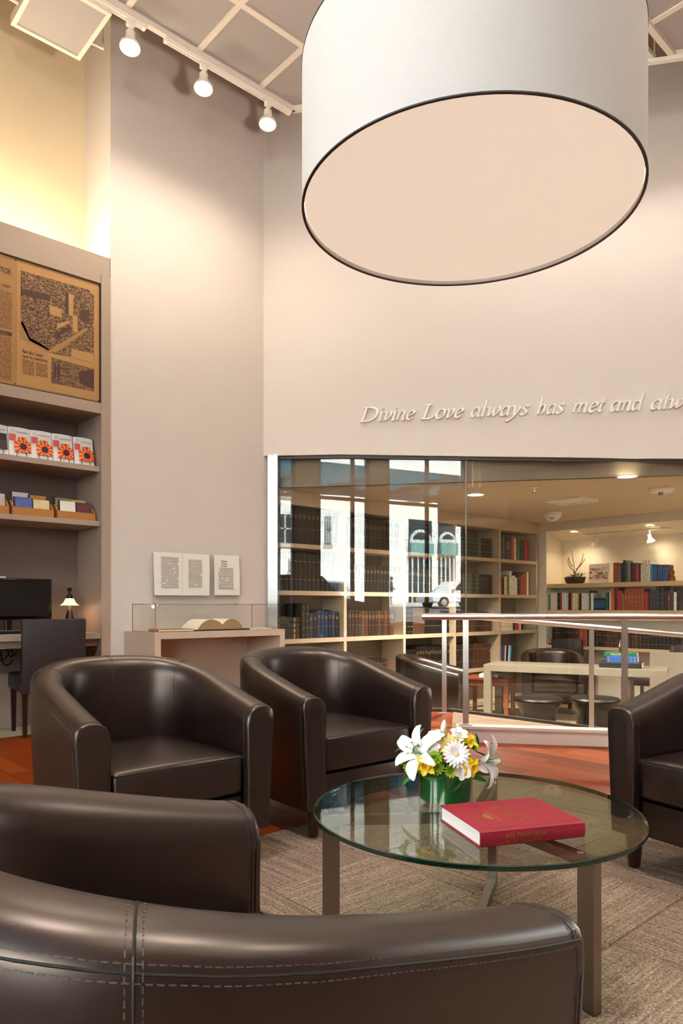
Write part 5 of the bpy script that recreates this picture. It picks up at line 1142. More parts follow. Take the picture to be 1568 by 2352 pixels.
# ================================================================ LIBRARY BEHIND THE GLASS
LSZ = [on_y(1235, p, YL).z for p in (1290, 1367, 1446, 1522)] + [ZLIB + 0.06]
colx = [on_y(p, 1292, YL).x for p in (640, 793, 929, 1045, 1148, 1233)]
XL0 = XC + 0.125
LB = mat('library_laminate', 'C2AC92', 0.5, var=0.06, scale=6, stretch=(1, 1, 18)); LBD = mat('library_back', '8F7F6E', 0.6, var=0.05)
lb = thing('library_bookcase', 'long maple bookcase of bound volumes behind the glass', 'bookcase', (0, 0, 0)); DB = 0.36
for i, x in enumerate(colx[1:-1] + [colx[-1]]):
    MB().box(x - 0.02, x + 0.02, YL + 0.002, YL + DB, ZLIB, ZLC - 0.15).obj('upright', LB, lb)
MB().box(XL0, XL0 + 0.03, YL + 0.002, YL + DB, ZLIB, ZLC - 0.15).obj('upright', LB, lb)
MB().box(XL0, XLB - 0.002, YL, YL + DB, ZLC - 0.15, ZLC - 0.002).obj('header', LB, lb)
MB().box(XL0, XLB - 0.002, YL + DB, YL + DB + 0.02, ZLIB, ZLC - 0.002).obj('back_panel', LBD, lb)
ed = [XL0 + 0.03 - 0.02] + colx[1:]
for a, c in zip(ed, ed[1:]):
    for z in LSZ: MB().box(a + 0.02, c - 0.02, YL, YL + DB, z - 0.045, z).obj('shelf', LB, lb)
BOOKM = {}
CN = {'black': '0E0C0B', 'dark brown': '2E1E16', 'brown': '4A2C1C', 'tan': '8A6A48', 'dark green': '1E3A2E', 'grey-green': '4E5A50', 'green': '2C6A44', 'navy': '1A2A4C', 'blue': '2456A0', 'light blue': '4FA0D0', 'red': 'B8202A', 'dark red': '7A1820', 'orange': 'D86A28', 'rust': 'A8462A', 'cream': 'E4D6B8', 'white': 'E8E4DC', 'grey': '8A8680', 'olive': '7A7A30', 'teal': '2A7A78', 'yellow': 'D8B848', 'pink': 'C86A70'}
def bm_(c): return mat('book_' + c.replace(' ', '_'), CN[c], 0.45, var=0.08, scale=30)
BAND = mat('gold_band', 'A98346', 0.5, 0.3, var=0.2, scale=60); PALE = mat('pale_label', 'DCD4C4', 0.6); BPG = mat('book_pages', 'D8CDB8', 0.8)
def book_mesh(w, d, h, col, band):
    """upright book, spine at -y, standing on z=0, x from 0 to w"""
    b = MB(); e = 0.003; n = 4
    sp = [(w / 2 - w / 2 * math.cos(PI * k / n), -0.006 * math.sin(PI * k / n)) for k in range(n + 1)]
    b.prism(sp + [(w, d), (w - e, d), (w - e, 0.006), (e, 0.006), (e, d), (0, d)], 0, h)
    b.mi = 1; b.box(e, w - e, 0.006, d - 0.004, 0.004, h - 0.004)
    if band:
        b.mi = 2
        for f, t in band:
            y = -0.0075; b.box(w * 0.24, w * 0.76, y, y + 0.003, h * f - t / 3, h * f + t / 3)
    m = b.mesh('book', [bm_(col), BPG, BAND if col not in ('white', 'cream', 'yellow') else bm_('dark red')])
    return m
B3 = [(0.80, 0.008), (0.76, 0.006), (0.72, 0.008), (0.42, 0.007)]; B2 = [(0.78, 0.012), (0.3, 0.01)]; B5 = [(0.9, 0.006), (0.7, 0.012), (0.5, 0.006), (0.3, 0.012), (0.1, 0.006)]
count = [0]
def row(where, x0, x1, z, y, items, axis='x', gapend=0.0):
    """fill a shelf from x0 with (colour, width, height, bands, depth) items; axis y runs towards -y in front of plane x"""
    x = x0
    for i, it in enumerate(items):
        col, w, h, band = it[:4]; d = it[4] if len(it) > 4 else 0.2; lean = it[5] if len(it) > 5 else 0.0
        if (x + w > x1) if axis == 'x' else (x - w < x1): break
        me = book_mesh(w - 0.0012, d, h, col, band)
        kind = 'bound volume' if h > 0.29 else 'book'
        o = bpy.data.objects.new('book', me); COL.objects.link(o)
        lab = '%s %s, %s from left, %s' % (col, kind, ordn(i), where)
        tag(o, lab, 'book', 'books in the library')
        if axis == 'x': o.location = (x, y, z + 0.001 + w * math.sin(abs(lean))); o.rotation_euler = (0, lean, 0); x += w + 0.002 * (lean != 0) + w * lean * 0.3
        else: o.location = (y, x, z); o.rotation_euler = (0, 0, -PI / 2); x -= w
        count[0] += 1
R = random.Random(3)
def many(n, cols, w0, w1, h0, h1, band, d=0.22): return [(R.choice(cols), R.uniform(w0, w1), R.uniform(h0, h1), band if not isinstance(band, list) or not band or isinstance(band[0], tuple) else R.choice(band), d) for _ in range(n)]
def bay(i): return (ed[i] + 0.024, ed[i + 1] - 0.024)
YF = YL + 0.05
BAYN = ['bay beside the silver channel', 'second bay', 'middle bay', 'fourth bay', 'bay beside the alcove']
SHN = ['top shelf', 'second shelf', 'third shelf', 'fourth shelf']
def L(i, s): return SHN[s] + ', ' + BAYN[i]
K_ = ['black']; DK = ['black', 'black', 'dark brown']; BR = ['brown', 'dark brown', 'brown']
# bay 0
a, c = bay(0)
row(L(0, 0), a, c, LSZ[0], YF, many(14, K_, 0.056, 0.066, 0.375, 0.38, B3, 0.28)); row(L(0, 1), a, c, LSZ[1], YF, many(14, K_, 0.058, 0.064, 0.39, 0.395, B2, 0.28))
row(L(0, 2), a + 0.36, c, LSZ[2], YF, many(2, K_, 0.05, 0.055, 0.36, 0.37, B5, 0.26) + many(10, ['black', 'navy'], 0.045, 0.055, 0.26, 0.30, B3, 0.24))
row(L(0, 3), a, c, LSZ[3], YF, many(12, DK, 0.05, 0.06, 0.28, 0.31, B2, 0.24))
# bay 1
a, c = bay(1)
row(L(1, 0), a, c, LSZ[0], YF, many(16, K_, 0.05, 0.06, 0.33, 0.335, B3, 0.26)); row(L(1, 1), a, c, LSZ[1], YF, many(16, K_, 0.052, 0.06, 0.30, 0.31, B3, 0.26))
row(L(1, 2), a, c - 0.08, LSZ[2], YF, many(5, ['dark brown'], 0.05, 0.055, 0.30, 0.31, B3, 0.24) + many(12, BR, 0.05, 0.055, 0.285, 0.29, B3, 0.24))
row(L(1, 3), a + 0.1, c - 0.05, LSZ[3], YF, many(13, ['dark brown', 'brown'], 0.04, 0.05, 0.20, 0.215, B2, 0.2))
# bay 2
a, c = bay(2)
row(L(2, 0), a, c, LSZ[0], YF, many(17, ['dark brown', 'black'], 0.045, 0.055, 0.29, 0.31, B3, 0.24)); row(L(2, 1), a, a + 0.55, LSZ[1], YF, many(11, DK, 0.045, 0.055, 0.29, 0.30, B3, 0.24))
row(L(2, 2), a + 0.02, c - 0.03, LSZ[2], YF, many(3, K_, 0.05, 0.055, 0.315, 0.32, B5, 0.22) + many(4, ['brown'], 0.05, 0.055, 0.315, 0.32, B3, 0.22) + many(10, K_, 0.045, 0.05, 0.315, 0.325, B2, 0.22))
row(L(2, 3), a, c - 0.02, LSZ[3], YF, many(4, K_, 0.055, 0.06, 0.29, 0.31, B2, 0.24) + many(12, K_, 0.05, 0.056, 0.315, 0.33, B3, 0.24))
# bay 3
a, c = bay(3)
row(L(3, 0), a, c - 0.09, LSZ[0], YF, many(11, ['dark green', 'grey-green', 'dark green'], 0.045, 0.058, 0.265, 0.275, B5, 0.2) + many(4, K_, 0.055, 0.06, 0.265, 0.27, B5, 0.2))
row(L(3, 1), a, c - 0.05, LSZ[1], YF, many(4, ['brown'], 0.045, 0.05, 0.26, 0.265, B2, 0.2) + many(8, ['grey-green', 'dark green'], 0.045, 0.05, 0.27, 0.275, B5, 0.2) + many(3, K_, 0.045, 0.05, 0.265, 0.27, B3, 0.2) + many(3, ['dark brown'], 0.05, 0.055, 0.26, 0.27, None, 0.2))
row(L(3, 2), a, c - 0.06, LSZ[2], YF, many(17, ['dark brown', 'brown'], 0.045, 0.05, 0.25, 0.27, B2, 0.2)); row(L(3, 3), a, c - 0.1, LSZ[3], YF, many(16, ['brown', 'dark brown', 'brown'], 0.048, 0.054, 0.32, 0.33, B2, 0.22))
# bay 4
a, c = bay(4)
row(L(4, 0), a + 0.02, c - 0.09, LSZ[0], YF, [('navy', .10, .33, B2), ('grey', .02, .34, None), ('navy', .17, .33, [(0.72, .02), (.6, .02), (.5, .02)]), ('red', .05, .34, B2), ('pink', .022, .34, None), ('cream', .045, .30, B2), ('green', .085, .29, B2), ('dark green', .035, .29, B2), ('navy', .10, .29, B2), ('red', .06, .30, None)])
row(L(4, 1), a + 0.02, c - 0.1, LSZ[1], YF, [('light blue', .04, .24, None), ('red', .035, .25, None), ('dark brown', .05, .24, None), ('cream', .06, .25, B2), ('olive', .06, .27, None), ('white', .055, .33, B2), ('white', .05, .26, B2), ('cream', .04, .27, None), ('white', .045, .24, B2), ('navy', .08, .29, B2), ('rust', .05, .28, None), ('red', .065, .30, None), ('olive', .045, .33, None), ('white', .04, .33, None)])
row(L(4, 2), a + 0.05, c - 0.12, LSZ[2], YF, [('cream', R.uniform(.03, .05), R.uniform(.16, .19), B2, .14) for _ in range(8)] + [('dark green', .05, .19, None, .14), ('rust', .04, .18, None, .14), ('red', .04, .2, None, .14), ('pink', .03, .18, None, .14), ('cream', .04, .19, None, .14), ('dark brown', .05, .16, None, .14)])
row(L(4, 3), a + 0.02, c - 0.3, LSZ[3], YF, [('cream', .04, .24, None), ('blue', .05, .28, None, .2, .04), ('dark red', .03, .27, None, .2, .06), ('white', .03, .27, None, .2, .07), ('black', .05, .27, None, .2, .08), ('white', .03, .27, None, .2, .08), ('light blue', .03, .26, None, .2, .09), ('navy', .03, .26, None, .2, .1), ('dark green', .03, .26, None, .2, .12)])
# horizontal stack of black volumes, third shelf of the first bay
a, c = bay(0); zz = LSZ[2] + 0.001
for i in range(4):
    o = thing('book', 'black bound volume lying flat, %s from the bottom of the stack beside the silver channel' % ordn(i), 'book', (a + 0.01, YF, zz), 0, 'books in the library')
    MB().rbox(0, 0.33, 0, 0.26, 0, 0.055, 0.004, 1).obj('cover', bm_('black'), o); MB().box(0.05, 0.07, -0.0015, 0.0, 0.008, 0.048).obj('gilt_band', BAND, o); MB().box(0.25, 0.27, -0.0015, 0.0, 0.008, 0.048).obj('gilt_band', BAND, o); zz += 0.056
# face-out journal
a, c = bay(2); jb = thing('journal_binder', 'dark green journal standing face-out on the second shelf of the middle bay', 'book', (a + 0.72, YF, LSZ[1] + 0.001))
MB().rbox(-0.13, 0.13, 0, 0.05, 0, 0.33, 0.004, 1).obj('cover', mat('dark_olive_cloth', '3E4424', 0.6), jb)
for i, s_ in enumerate(('The', 'Christian Science', 'Journal', 'Founded in 1883')): text('lettering', s_, 0.034 if i < 3 else 0.028, BAND, jb, frame((0, -0.002, 0.25 - 0.045 * i - (0.03 if i == 3 else 0)), (1, 0, 0), (0, 0, 1)), align='CENTER')

# ---------------- alcove shelves and their books
SA, SB_, SC = 1 + 50 * 10.0 / FPX, 1 - 9.5 * 10.0 / FPX, 1 - 91 * 10.0 / FPX
SA, SB_, SC = on_x(1262, 1341.5, XLB + 0.02).z, on_x(1262, 1401, XLB + 0.02).z, on_x(1262, 1481, XLB + 0.02).z
ya = YL - 0.116; al = thing('alcove_shelving', 'maple wall shelves in the lit alcove of the library', 'shelving', (0, 0, 0))
for z, th, dd in ((SA, 0.06, 0.40), (SB_, 0.06, 0.40), (SC, 0.04, 0.41)): MB().box(XLB + 0.012, XLB + dd, YLE + 0.01, ya, z - th, z).obj('shelf', MAPLE, al)
XF = XLB + 0.06
def AP(px): d = raydir(px, 1300); return d.y * (XF / d.x)      # y on the book front plane at a pixel column
def arow(where, items, z):
    for i, (col, p0, p1, h, band) in enumerate(items):
        y0, y1 = AP(p0), AP(p1); w = y0 - y1; me = book_mesh(w - 0.001, 0.19, h, col, band); o = bpy.data.objects.new('book', me); COL.objects.link(o)
        tag(o, '%s book, %s from left %s' % (col, ordn(i), where), 'book', 'books in the alcove'); o.location = (XF, y0, z + 0.001); o.rotation_euler = (0, 0, -PI / 2); count[0] += 1
def spread(spec, p0, p1):
    tot = sum(s[1] for s in spec); out = []; p = p0
    for c_, wv, h, bd in spec: q = p + (p1 - p0) * wv / tot; out.append((c_, p, q, h, bd)); p = q
    return out
arow('on the upper alcove shelf', spread([('rust', 8, .265, None), ('tan', 8, .26, None), ('navy', 5, .25, B2), ('dark green', 7, .29, None), ('teal', 5, .255, None), ('pink', 4, .255, B2), ('navy', 5, .255, None), ('navy', 6, .245, B2), ('red', 7, .225, B2), ('black', 4, .24, None), ('cream', 5, .225, None), ('cream', 6, .28, None), ('white', 5, .27, B2), ('white', 5, .275, None), ('light blue', 5, .225, None), ('blue', 5, .22, B2), ('teal', 4, .215, None)], 1408, 1508) + spread([('blue', 1, .21, B2)] * 4, 1509, 1531), SA)
arow('on the lower alcove shelf', spread([('teal', 5, .22, B2), ('cream', 6, .25, None), ('white', 5, .25, None), ('cream', 5, .25, None), ('black', 7, .24, B2), ('red', 4, .25, None), ('white', 5, .25, None), ('white', 5, .24, None), ('white', 4, .24, B2), ('grey', 3, .24, None), ('black', 4, .24, None), ('orange', 4, .245, None), ('white', 5, .24, B2), ('cream', 6, .235, None), ('yellow', 4, .235, None), ('black', 6, .23, B2), ('white', 7, .23, B2), ('white', 6, .23, None), ('cream', 5, .225, None), ('green', 4, .265, None), ('white', 6, .235, None)], 1259, 1362) + spread([('green', 5, .235, None), ('dark green', 4, .24, None), ('white', 4, .25, None), ('orange', 8, .28, [(0.75, 0.09)]), ('dark red', 10, .30, B2), ('red', 9, .26, None), ('olive', 5, .22, None), ('rust', 7, .265, [(0.62, .05)])] + [('rust', 8, .28, [(0.62, 0.05), (0.40, 0.03)])] * 5 + [('red', 9, .24, B2), ('dark brown', 5, .24, None), ('brown', 6, .235, B2), ('navy', 8, .25, B2), ('navy', 7, .31, B2), ('black', 14, .31, B5), ('black', 7, .25, None), ('dark red', 6, .26, [(0.6, .09)]), ('dark green', 8, .30, B2), ('white', 7, .23, None), ('black', 9, .30, B2)], 1390, 1562), SB_)
arow('on the alcove counter', spread([('black', 9, .25, B5), ('black', 9, .25, B5), ('black', 6, .245, B5), ('black', 6, .245, B3), ('black', 8, .245, B3), ('brown', 7, .24, B3), ('brown', 8, .24, B3), ('rust', 8, .235, B3), ('rust', 8, .23, B3), ('black', 8, .23, B5), ('black', 6, .225, B3), ('black', 8, .225, B5), ('black', 7, .22, B3), ('black', 8, .22, B5)] + [('brown', 8, .20, B2)] * 9 + [('dark brown', 8, .20, B2)] * 2 + [('black', 8, .21, B2)] * 8, 1268, 1566), SC)
# flat blue books between the two halves of the lower row
zz = SB_ + 0.001
for i, cc in enumerate(('navy', 'blue', 'green', 'blue', 'navy')):
    o = thing('book', '%s book lying flat, %s from the bottom of the alcove stack' % (cc, ordn(i)), 'book', (XF, AP(1363), zz), -PI / 2, 'books in the alcove'); MB().rbox(0, AP(1363) - AP(1389), 0, 0.18, 0, 0.032, 0.003, 1).obj('cover', bm_(cc), o); zz += 0.033
# plant, magazine, figurine on the upper shelf
pl = thing('planter', 'dark oval planter with twigs and foliage on the upper alcove shelf', 'plant', (XF + 0.06, AP(1315), SA + 0.001))
MB().lathe([(0.10, 0.0), (0.125, 0.02), (0.14, 0.09), (0.135, 0.092), (0.12, 0.07)], n=24, sx=0.6, sy=1.15).obj('bowl', mat('planter_black', '221D1A', 0.5, var=0.2), pl, True)
def twig(pts, r): return MB().tube(smooth3(pts), [r * (1 - 0.7 * i / 12) for i in range(len(smooth3(pts)))], 6)
def smooth3(pts): return [Vector((pts[0][0] + (pts[-1][0] - pts[0][0]) * t, pts[0][1] + (pts[-1][1] - pts[0][1]) * t + (pts[1][1] - (pts[0][1] + pts[-1][1]) / 2) * math.sin(PI * t), pts[0][2] + (pts[-1][2] - pts[0][2]) * t)) for t in [k / 8 for k in range(9)]]
for p_ in ([(0, 0.0, .08), (0, 0.02, .2), (0, 0.05, .47)], [(0, 0.0, .16), (0, 0.10, .25), (0, 0.10, .38)], [(0, -0.0, .16), (0, -0.09, .25), (0, -0.13, .42)], [(0, -0.02, .20), (0, -0.10, .25), (0, -0.15, .34)], [(0, 0.04, .24), (0, 0.08, .3), (0, 0.10, .36)]): twig(p_, 0.006).obj('twig', mat('twig_brown', '4A3424', 0.8), pl)
for k in range(26):
    a = R.uniform(0, 2 * PI); o = link('leaf', PM['leaf'], pl, (0.03 * math.cos(a), 0.06 * math.sin(a) + R.uniform(-0.06, 0.04), 0.09)); o.rotation_euler = (R.uniform(-.3, .3), R.uniform(-.9, 0.2), a); o.scale = (1.1,) * 3
MB().lathe([(0.004, -0.016), (0.02, -0.006), (0.022, 0.006), (0.006, 0.018)], n=10, c=(-0.05, -0.02, 0.15)).obj('red_flower', mat('red_flower', 'C8202A', 0.5), pl, True)
for k in range(7): MB().lathe([(0.003, -0.008), (0.011, 0.0), (0.003, 0.008)], n=8, c=(-0.02 + R.uniform(-.02, .02), -0.13 + R.uniform(-.03, .03), 0.12 + R.uniform(0, .1))).obj('white_blossom', PW_, pl, True)
mg = thing('magazine', 'glossy picture magazine propped upright on the upper alcove shelf', 'magazine', (XF + 0.02, AP(1371), SA + 0.001), -PI / 2); mg.rotation_euler = (-0.15, 0, -PI / 2)
wm = (AP(1348) - AP(1394)) / 2; MB().box(-wm, wm, 0, 0.008, 0, 0.265).obj('booklet', COVER, mg); MB().box(-wm + 0.01, wm - 0.01, -0.0015, 0.0, 0.05, 0.21).obj('cover_picture', photomat('food_print', 'B04A38', 'F2E6D2', 26, 0.25), mg)
MB().box(-wm * 0.1, wm * 0.45, -0.0025, -0.001, 0.12, 0.15).obj('green_title_box', mat('green_print', '6E9A4A', 0.5), mg)
fg = thing('bronze_figurine', 'small bronze figurine at the end of the blue books', 'figurine', (XF + 0.03, AP(1540), SA + 0.001))
MB().lathe([(0.045, 0), (0.04, 0.05), (0.025, 0.075), (0.035, 0.10), (0.03, 0.13), (0.016, 0.145), (0.024, 0.165), (0.02, 0.185), (0.006, 0.20)], n=16).obj('body', mat('bronze', '8A5A34', 0.3, 0.9), fg, True); MB().lathe([(0.05, -0.0), (0.05, 0.008)], n=16).obj('foot', mat('bronze', '8A5A34'), fg, True)
tr = thing('red_tray_book', 'red book and paper lying at the left end of the alcove counter', 'book', (XLB + 0.05, ya - 0.004, SC + 0.001), -PI / 2); MB().rbox(0, 0.05, 0.0, 0.2, 0, 0.03, 0.003, 1).obj('cover', bm_('dark red'), tr); MB().box(0.003, 0.047, -0.001, 0.19, 0.03, 0.034).obj('sheet', PAPER, tr)

# ---------------- ceiling fittings of the library
def LC(px, py): return on_z(px, py, ZLC)
for i, (px, py) in enumerate(((1440, 1092.5), (1092, 1135))): p = LC(px, py); downlight(['bright recessed downlight at the right of the library ceiling', 'recessed downlight at the left of the library ceiling'][i], p.x, p.y, ZLC - 0.001, 0.085, (560, 900)[i], (1, 0.89, 0.75), 'library ceiling downlights', 14.0)
for i, (x, y) in enumerate(((XLB - 0.9, 2.2), (XLB - 0.5, 1.5))): downlight(['recessed library downlight beyond the right frame edge, nearer the alcove', 'recessed library downlight farthest beyond the right frame edge'][i], x, y, ZLC - 0.001, 0.085, 260, (1, 0.89, 0.75), 'hidden library downlights', 14.0)  # two unseen lamps added to light the library shelves and furniture
for i, (px, py) in enumerate(((1321, 1229), (1495, 1216))): p = on_x(px, py, XLB + 0.13); p.z = soffit_alcove(p.x); downlight(['bright alcove downlight above the planter', 'bright alcove downlight above the blue books'][i], p.x, p.y, p.z + 0.004, 0.06, 22, (1, 0.76, 0.48), 'alcove downlights', 14.0)
p0_, p1_ = on_z(1341, 1232, ZAH - 0.02), on_z(1539, 1219, ZAH - 0.02); yt0, yt1 = p0_.y, p1_.y; xt = (p0_.x + p1_.x) / 2
xt = XLB + 0.22; dir0 = raydir(1341, 1300); yt0 = dir0.y * xt / dir0.x; dir0 = raydir(1539, 1300); yt1 = dir0.y * xt / dir0.x
t = thing('light_track', 'short white light track under the alcove ceiling', 'light track', (xt, (yt0 + yt1) / 2, ZAH - 0.079)); MB().box(-0.016, 0.016, -(yt0 - yt1) / 2, (yt0 - yt1) / 2, 0, 0.017).obj('rail', TRK, t)
for s in (-1, 1): MB().box(-0.018, 0.018, s * (yt0 - yt1) / 2 - 0.01, s * (yt0 - yt1) / 2 + 0.01, -0.001, 0.0175).obj('end_cap', TRK, t)
for i, px in enumerate((1370, 1492)):
    d = raydir(px, 1300); y = d.y * xt / d.x; spot_head(['alcove spotlight above the magazine', 'alcove spotlight above the pale books'][i], xt, y, ZAH - 0.0785, (XLB + 0.36, y + (0.35 if i == 0 else -0.1), ZAH - 0.75), 3, 0.75, col=(1, 0.8, 0.55), group= 'track spotlights in the alcove')
p = LC(1312, 1147); vt = thing('ceiling_vent', 'square white louvred air vent in the library ceiling', 'vent', (p.x, p.y, ZLC), 0); r = 0.21
for bb in ((-r, r, -r, -r + 0.05), (-r, r, r - 0.05, r), (-r, -r + 0.05, -r + 0.05, r - 0.05), (r - 0.05, r, -r + 0.05, r - 0.05)): MB().box(*bb, -0.03, 0.0).obj('frame_bar', WHITE, vt)
for k in range(7): y = -r + 0.07 + k * 0.047; MB().bar((-r + 0.05, y, -0.016), (r - 0.05, y, -0.016), 0.03, 0.004, up=(0, 0.6, 0.8)).obj('louvre', WHITE, vt)
MB().box(-r + 0.05, r - 0.05, -r + 0.05, r - 0.05, -0.003, 0.0).obj('dark_duct', mat('duct_dark', '4A4038', 0.8), vt)
p = LC(1268, 1178); dm = thing('security_camera', 'white dome security camera on the library ceiling', 'camera', (p.x, p.y, ZLC))
MB().lathe([(0.115, 0), (0.115, -0.02), (0.105, -0.05), (0.075, -0.085), (0.03, -0.105), (0.002, -0.108)], n=24).obj('dome', WHITE, dm, True)
lp = (-camw(0.35, 1.0)).normalized() * 0.075; o = MB().lathe([(0.036, -0.012), (0.034, 0.012), (0.02, 0.016)], n=16).obj('lens', mat('smoked_lens', '8A8884', 0.2), dm, True); o.location = (lp.x, lp.y, -0.058); o.rotation_mode = 'QUATERNION'; o.rotation_quaternion = Vector((lp.x, lp.y, -0.04)).to_track_quat('Z', 'Y')
p = LC(1519, 1120); sm = thing('smoke_detector', 'round white smoke detector at the right of the library ceiling', 'smoke detector', (p.x, p.y, ZLC))
MB().lathe([(0.12, 0), (0.12, -0.025), (0.105, -0.045), (0.05, -0.05)], n=24).obj('body', WHITE, sm, True); MB().lathe([(0.035, -0.05), (0.03, -0.075), (0.012, -0.085)], n=14).obj('sensor', CHROME, sm, True)
p = LC(1227, 1118); sk = thing('sprinkler_head', 'small white fire sprinkler head on the library ceiling', 'sprinkler', (p.x, p.y, ZLC))
MB().lathe([(0.045, 0), (0.045, -0.008), (0.012, -0.012), (0.010, -0.04)], n=16).obj('escutcheon', WHITE, sk, True); MB().lathe([(0.006, -0.04), (0.005, -0.055), (0.026, -0.058), (0.026, -0.061)], n=14).obj('deflector', CHROME, sk, True)

# ---------------- library furniture
def LP(px, py): return on_z(px, py, ZLIB)
d0 = LP(1110, 1653); dd_ = camw(3344, -1636).normalized(); rot = math.atan2(dd_.y, dd_.x); LT = 1.95; HT = (1 - 134 * 8.34 / FPX) - ZLIB
tb = thing('library_table', 'long pale waterfall table standing behind the glass wall', 'table', (d0.x, d0.y, ZLIB), rot)
PALEW = mat('pale_laminate', '857C6C', 0.35, var=0.06, scale=6, stretch=(1, 12, 12))
MB().box(0, LT, 0, 0.62, HT - 0.075, HT).obj('table_top', PALEW, tb); [MB().box(0, 0.085, y_, y_ + 0.085, 0, HT - 0.075).obj('leg', PALEW, tb) for y_ in (0, 0.535)]; MB().box(LT - 0.45, LT - 0.36, 0.02, 0.6, 0, HT - 0.075).obj('end_panel', mat('dark_panel', '4A4036', 0.6), tb)
zb_ = HT + ZLIB
for i, (c_, w, d, h, px0) in enumerate((('black', 0.44, 0.30, 0.060, 1373), ('blue', 0.32, 0.22, 0.07, 1391), ('dark green', 0.34, 0.22, 0.042, 1385))):
    q = at_depth(px0, 1500, 8.0); loc = Vector((d0.x, d0.y, 0)) + dd_ * ((at_depth(px0, 1500, 7.85).xy - d0.xy).dot(dd_.xy)); nrm = Vector((-dd_.y, dd_.x, 0)); loc = loc + nrm * 0.16
    o = thing('book', ['thick black book at the bottom of the stack on the library table', 'bright blue book in the middle of the stack on the library table', 'green book on top of the stack on the library table'][i], 'book', (loc.x, loc.y, zb_), rot, 'stack on the library table')
    MB().rbox(0, w, 0, d, 0, h, 0.005, 2).obj('cover', bm_(c_) if c_ != 'dark green' else mat('deep_green_cloth', '0E5A46', 0.5), o); MB().box(w - 0.004, w + 0.0012, 0.004, d - 0.004, 0.005, h - 0.005).obj('page_edge', BPG, o)
    if i == 2: text('title', 'SCIENCE AND HEALTH', 0.024, PALE, o, frame((0.07, -0.001, 0.012), (1, 0, 0), (0, 0, 1)), width=0.18)
    if i == 1:
        for xx in (0.02, 0.25, 0.29): MB().box(xx, xx + 0.006, -0.001, 0.0005, 0.006, h - 0.006).obj('gilt_band', BAND, o)
    zb_ += h
def ottoman(px, label):
    p = at_depth(px, 1500, 7.42); t = thing('ottoman', label, 'ottoman', (p.x, p.y, ZLIB), 0, 'black leather ottomans behind the glass')
    OT = mat('black_leather', '0D0C0C', 0.42, var=0.1, bump=0.03, bscale=300, spec=0.25)
    MB().lathe([(0.20, 0.0), (0.205, 0.01), (0.172, 0.17), (0.17, 0.19), (0.185, 0.24), (0.24, 0.335)], n=40).obj('waisted_body', OT, t, True)
    MB().lathe([(0.24, 0.335), (0.252, 0.345), (0.252, 0.36), (0.235, 0.378), (0.12, 0.388), (0.001, 0.39)], n=40).obj('seat_pad', OT, t, True)
    MB().tube([(0.249 * math.cos(a), 0.249 * math.sin(a), 0.345) for a in [2 * PI * k / 40 for k in range(41)]], 0.003, 5).obj('piping', SEAMD, t)
    return t
ottoman(1236, 'black waisted leather ottoman left of the rail post, behind the glass'); ottoman(1366, 'black waisted leather ottoman behind the rail post, nearer the right armchair')
def lchair(label, X, Z, fx, fz): return place(dup(CH, label=label, group='tub armchairs in the library'), X, Z, fx, fz, ZLIB)
lchair('brown tub armchair behind the pale library table', (1268 - CX) / FPX * 9.05, 9.05, -0.2, -1.0)
lchair('dark tub armchair just inside the glass, left of the rail posts', (985 - CX) / FPX * 8.1, 8.1, 0.96, -0.25)
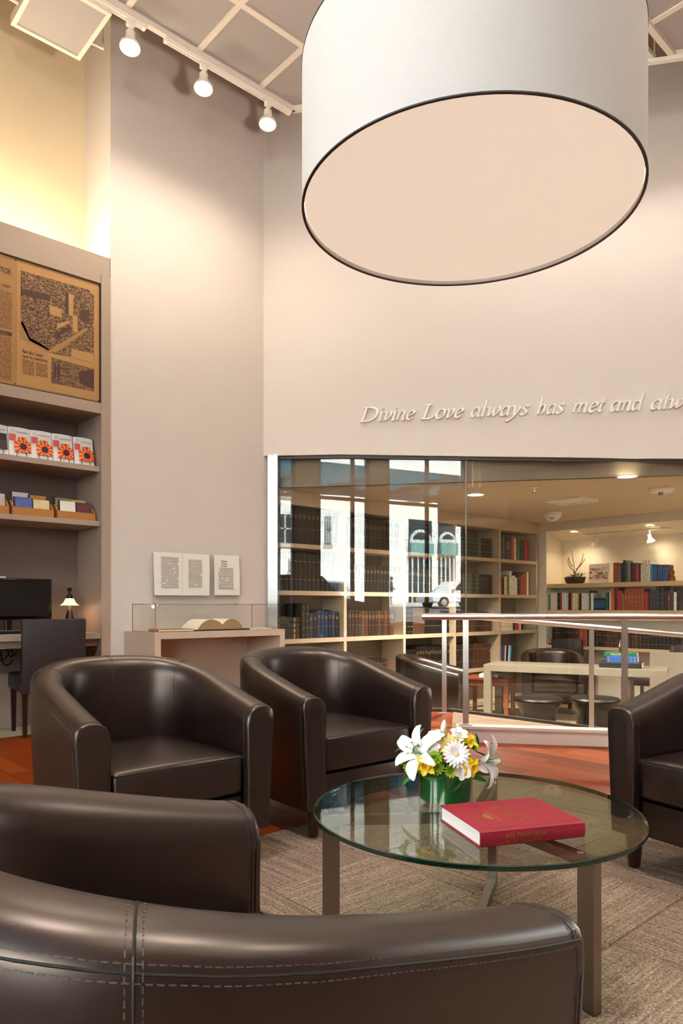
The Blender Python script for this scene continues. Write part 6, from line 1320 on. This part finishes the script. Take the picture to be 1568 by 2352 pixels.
# cherry side table
nrm_ = Vector((-dd_.y, dd_.x, 0)); s0 = d0 + nrm_ * 0.31; SX_, SY_ = s0.x, s0.y; st = thing('side_table', 'small cherry wood side table beside the pale library table', 'table', (SX_, SY_, ZLIB), rot); HS = 0.48
MB().rbox(-0.27, 0.27, -0.20, 0.20, HS - 0.03, HS, 0.004, 1).obj('table_top', CHERRY, st)
for bb in ((-0.21, 0.21, -0.175, -0.16), (-0.21, 0.21, 0.16, 0.175)): MB().box(*bb, HS - 0.1, HS - 0.03).obj('apron', CHERRY, st)
for sx in (-1, 1):
    for sy in (-1, 1): MB().box(sx * 0.235 - 0.022, sx * 0.235 + 0.022, sy * 0.17 - 0.022, sy * 0.17 + 0.022, 0, HS - 0.03).obj('leg', CHERRY, st)
pp_ = thing('paper_stack', 'stack of cream papers lying on the cherry side table', 'papers', (SX_, SY_, ZLIB + HS + 0.001), rot); MB().box(-0.10, 0.12, -0.14, 0.14, 0, 0.035).obj('sheets', OLDP, pp_); MB().box(-0.10, 0.12, -0.1405, -0.14, 0.012, 0.014).obj('sheet_edge', GREYINK, pp_)
# desk chairs at the counter
def counter_chair(label, px, Z, top, fx, fz):
    p = at_depth(px, 1500, Z); t = thing('counter_chair', label, 'chair', (p.x, p.y, ZLIB), facing(fx, fz), 'chairs at the alcove counter')
    b = MB(); b.rbox(-0.22, 0.22, 0.19, 0.25, 0.42, top, 0.02, 2)
    for v in b.bm.verts: v.co.y += 0.10 * max(0, v.co.z - 0.45)
    b.obj('backrest', LEA2, t, True); MB().rbox(-0.23, 0.23, -0.24, 0.22, 0.36, 0.47, 0.02, 2).obj('seat', LEA2, t, True)
    for sx in (-1, 1):
        for sy in (-1, 1): MB().box(sx * 0.2 - 0.018, sx * 0.2 + 0.018, sy * 0.2 - 0.018, sy * 0.2 + 0.018, 0, 0.36).obj('leg', DWOOD, t)
counter_chair('brown desk chair at the left end of the alcove counter', 1318, 10.05, 0.88, 0.62, 0.75)
counter_chair('brown desk chair at the alcove counter near the right frame edge', 1502, 8.75, 0.86, -0.75, 0.6)
pq = at_depth(1560, 1500, 8.3); gp = thing('grey_partition', 'grey fabric desk partition at the right frame edge in the library', 'partition', (pq.x, pq.y, ZLIB), rot); MB().rbox(-0.32, 0.9, 0, 0.04, 0.0, 1 - 106 * 8.4 / FPX - ZLIB, 0.004, 1).obj('panel', mat('grey_fabric', '8E8478', 0.9, var=0.1, scale=200), gp); MB().box(-0.32, 0.9, -0.004, 0.044, -0.0, 0.03).obj('foot_rail', FRAME, gp)
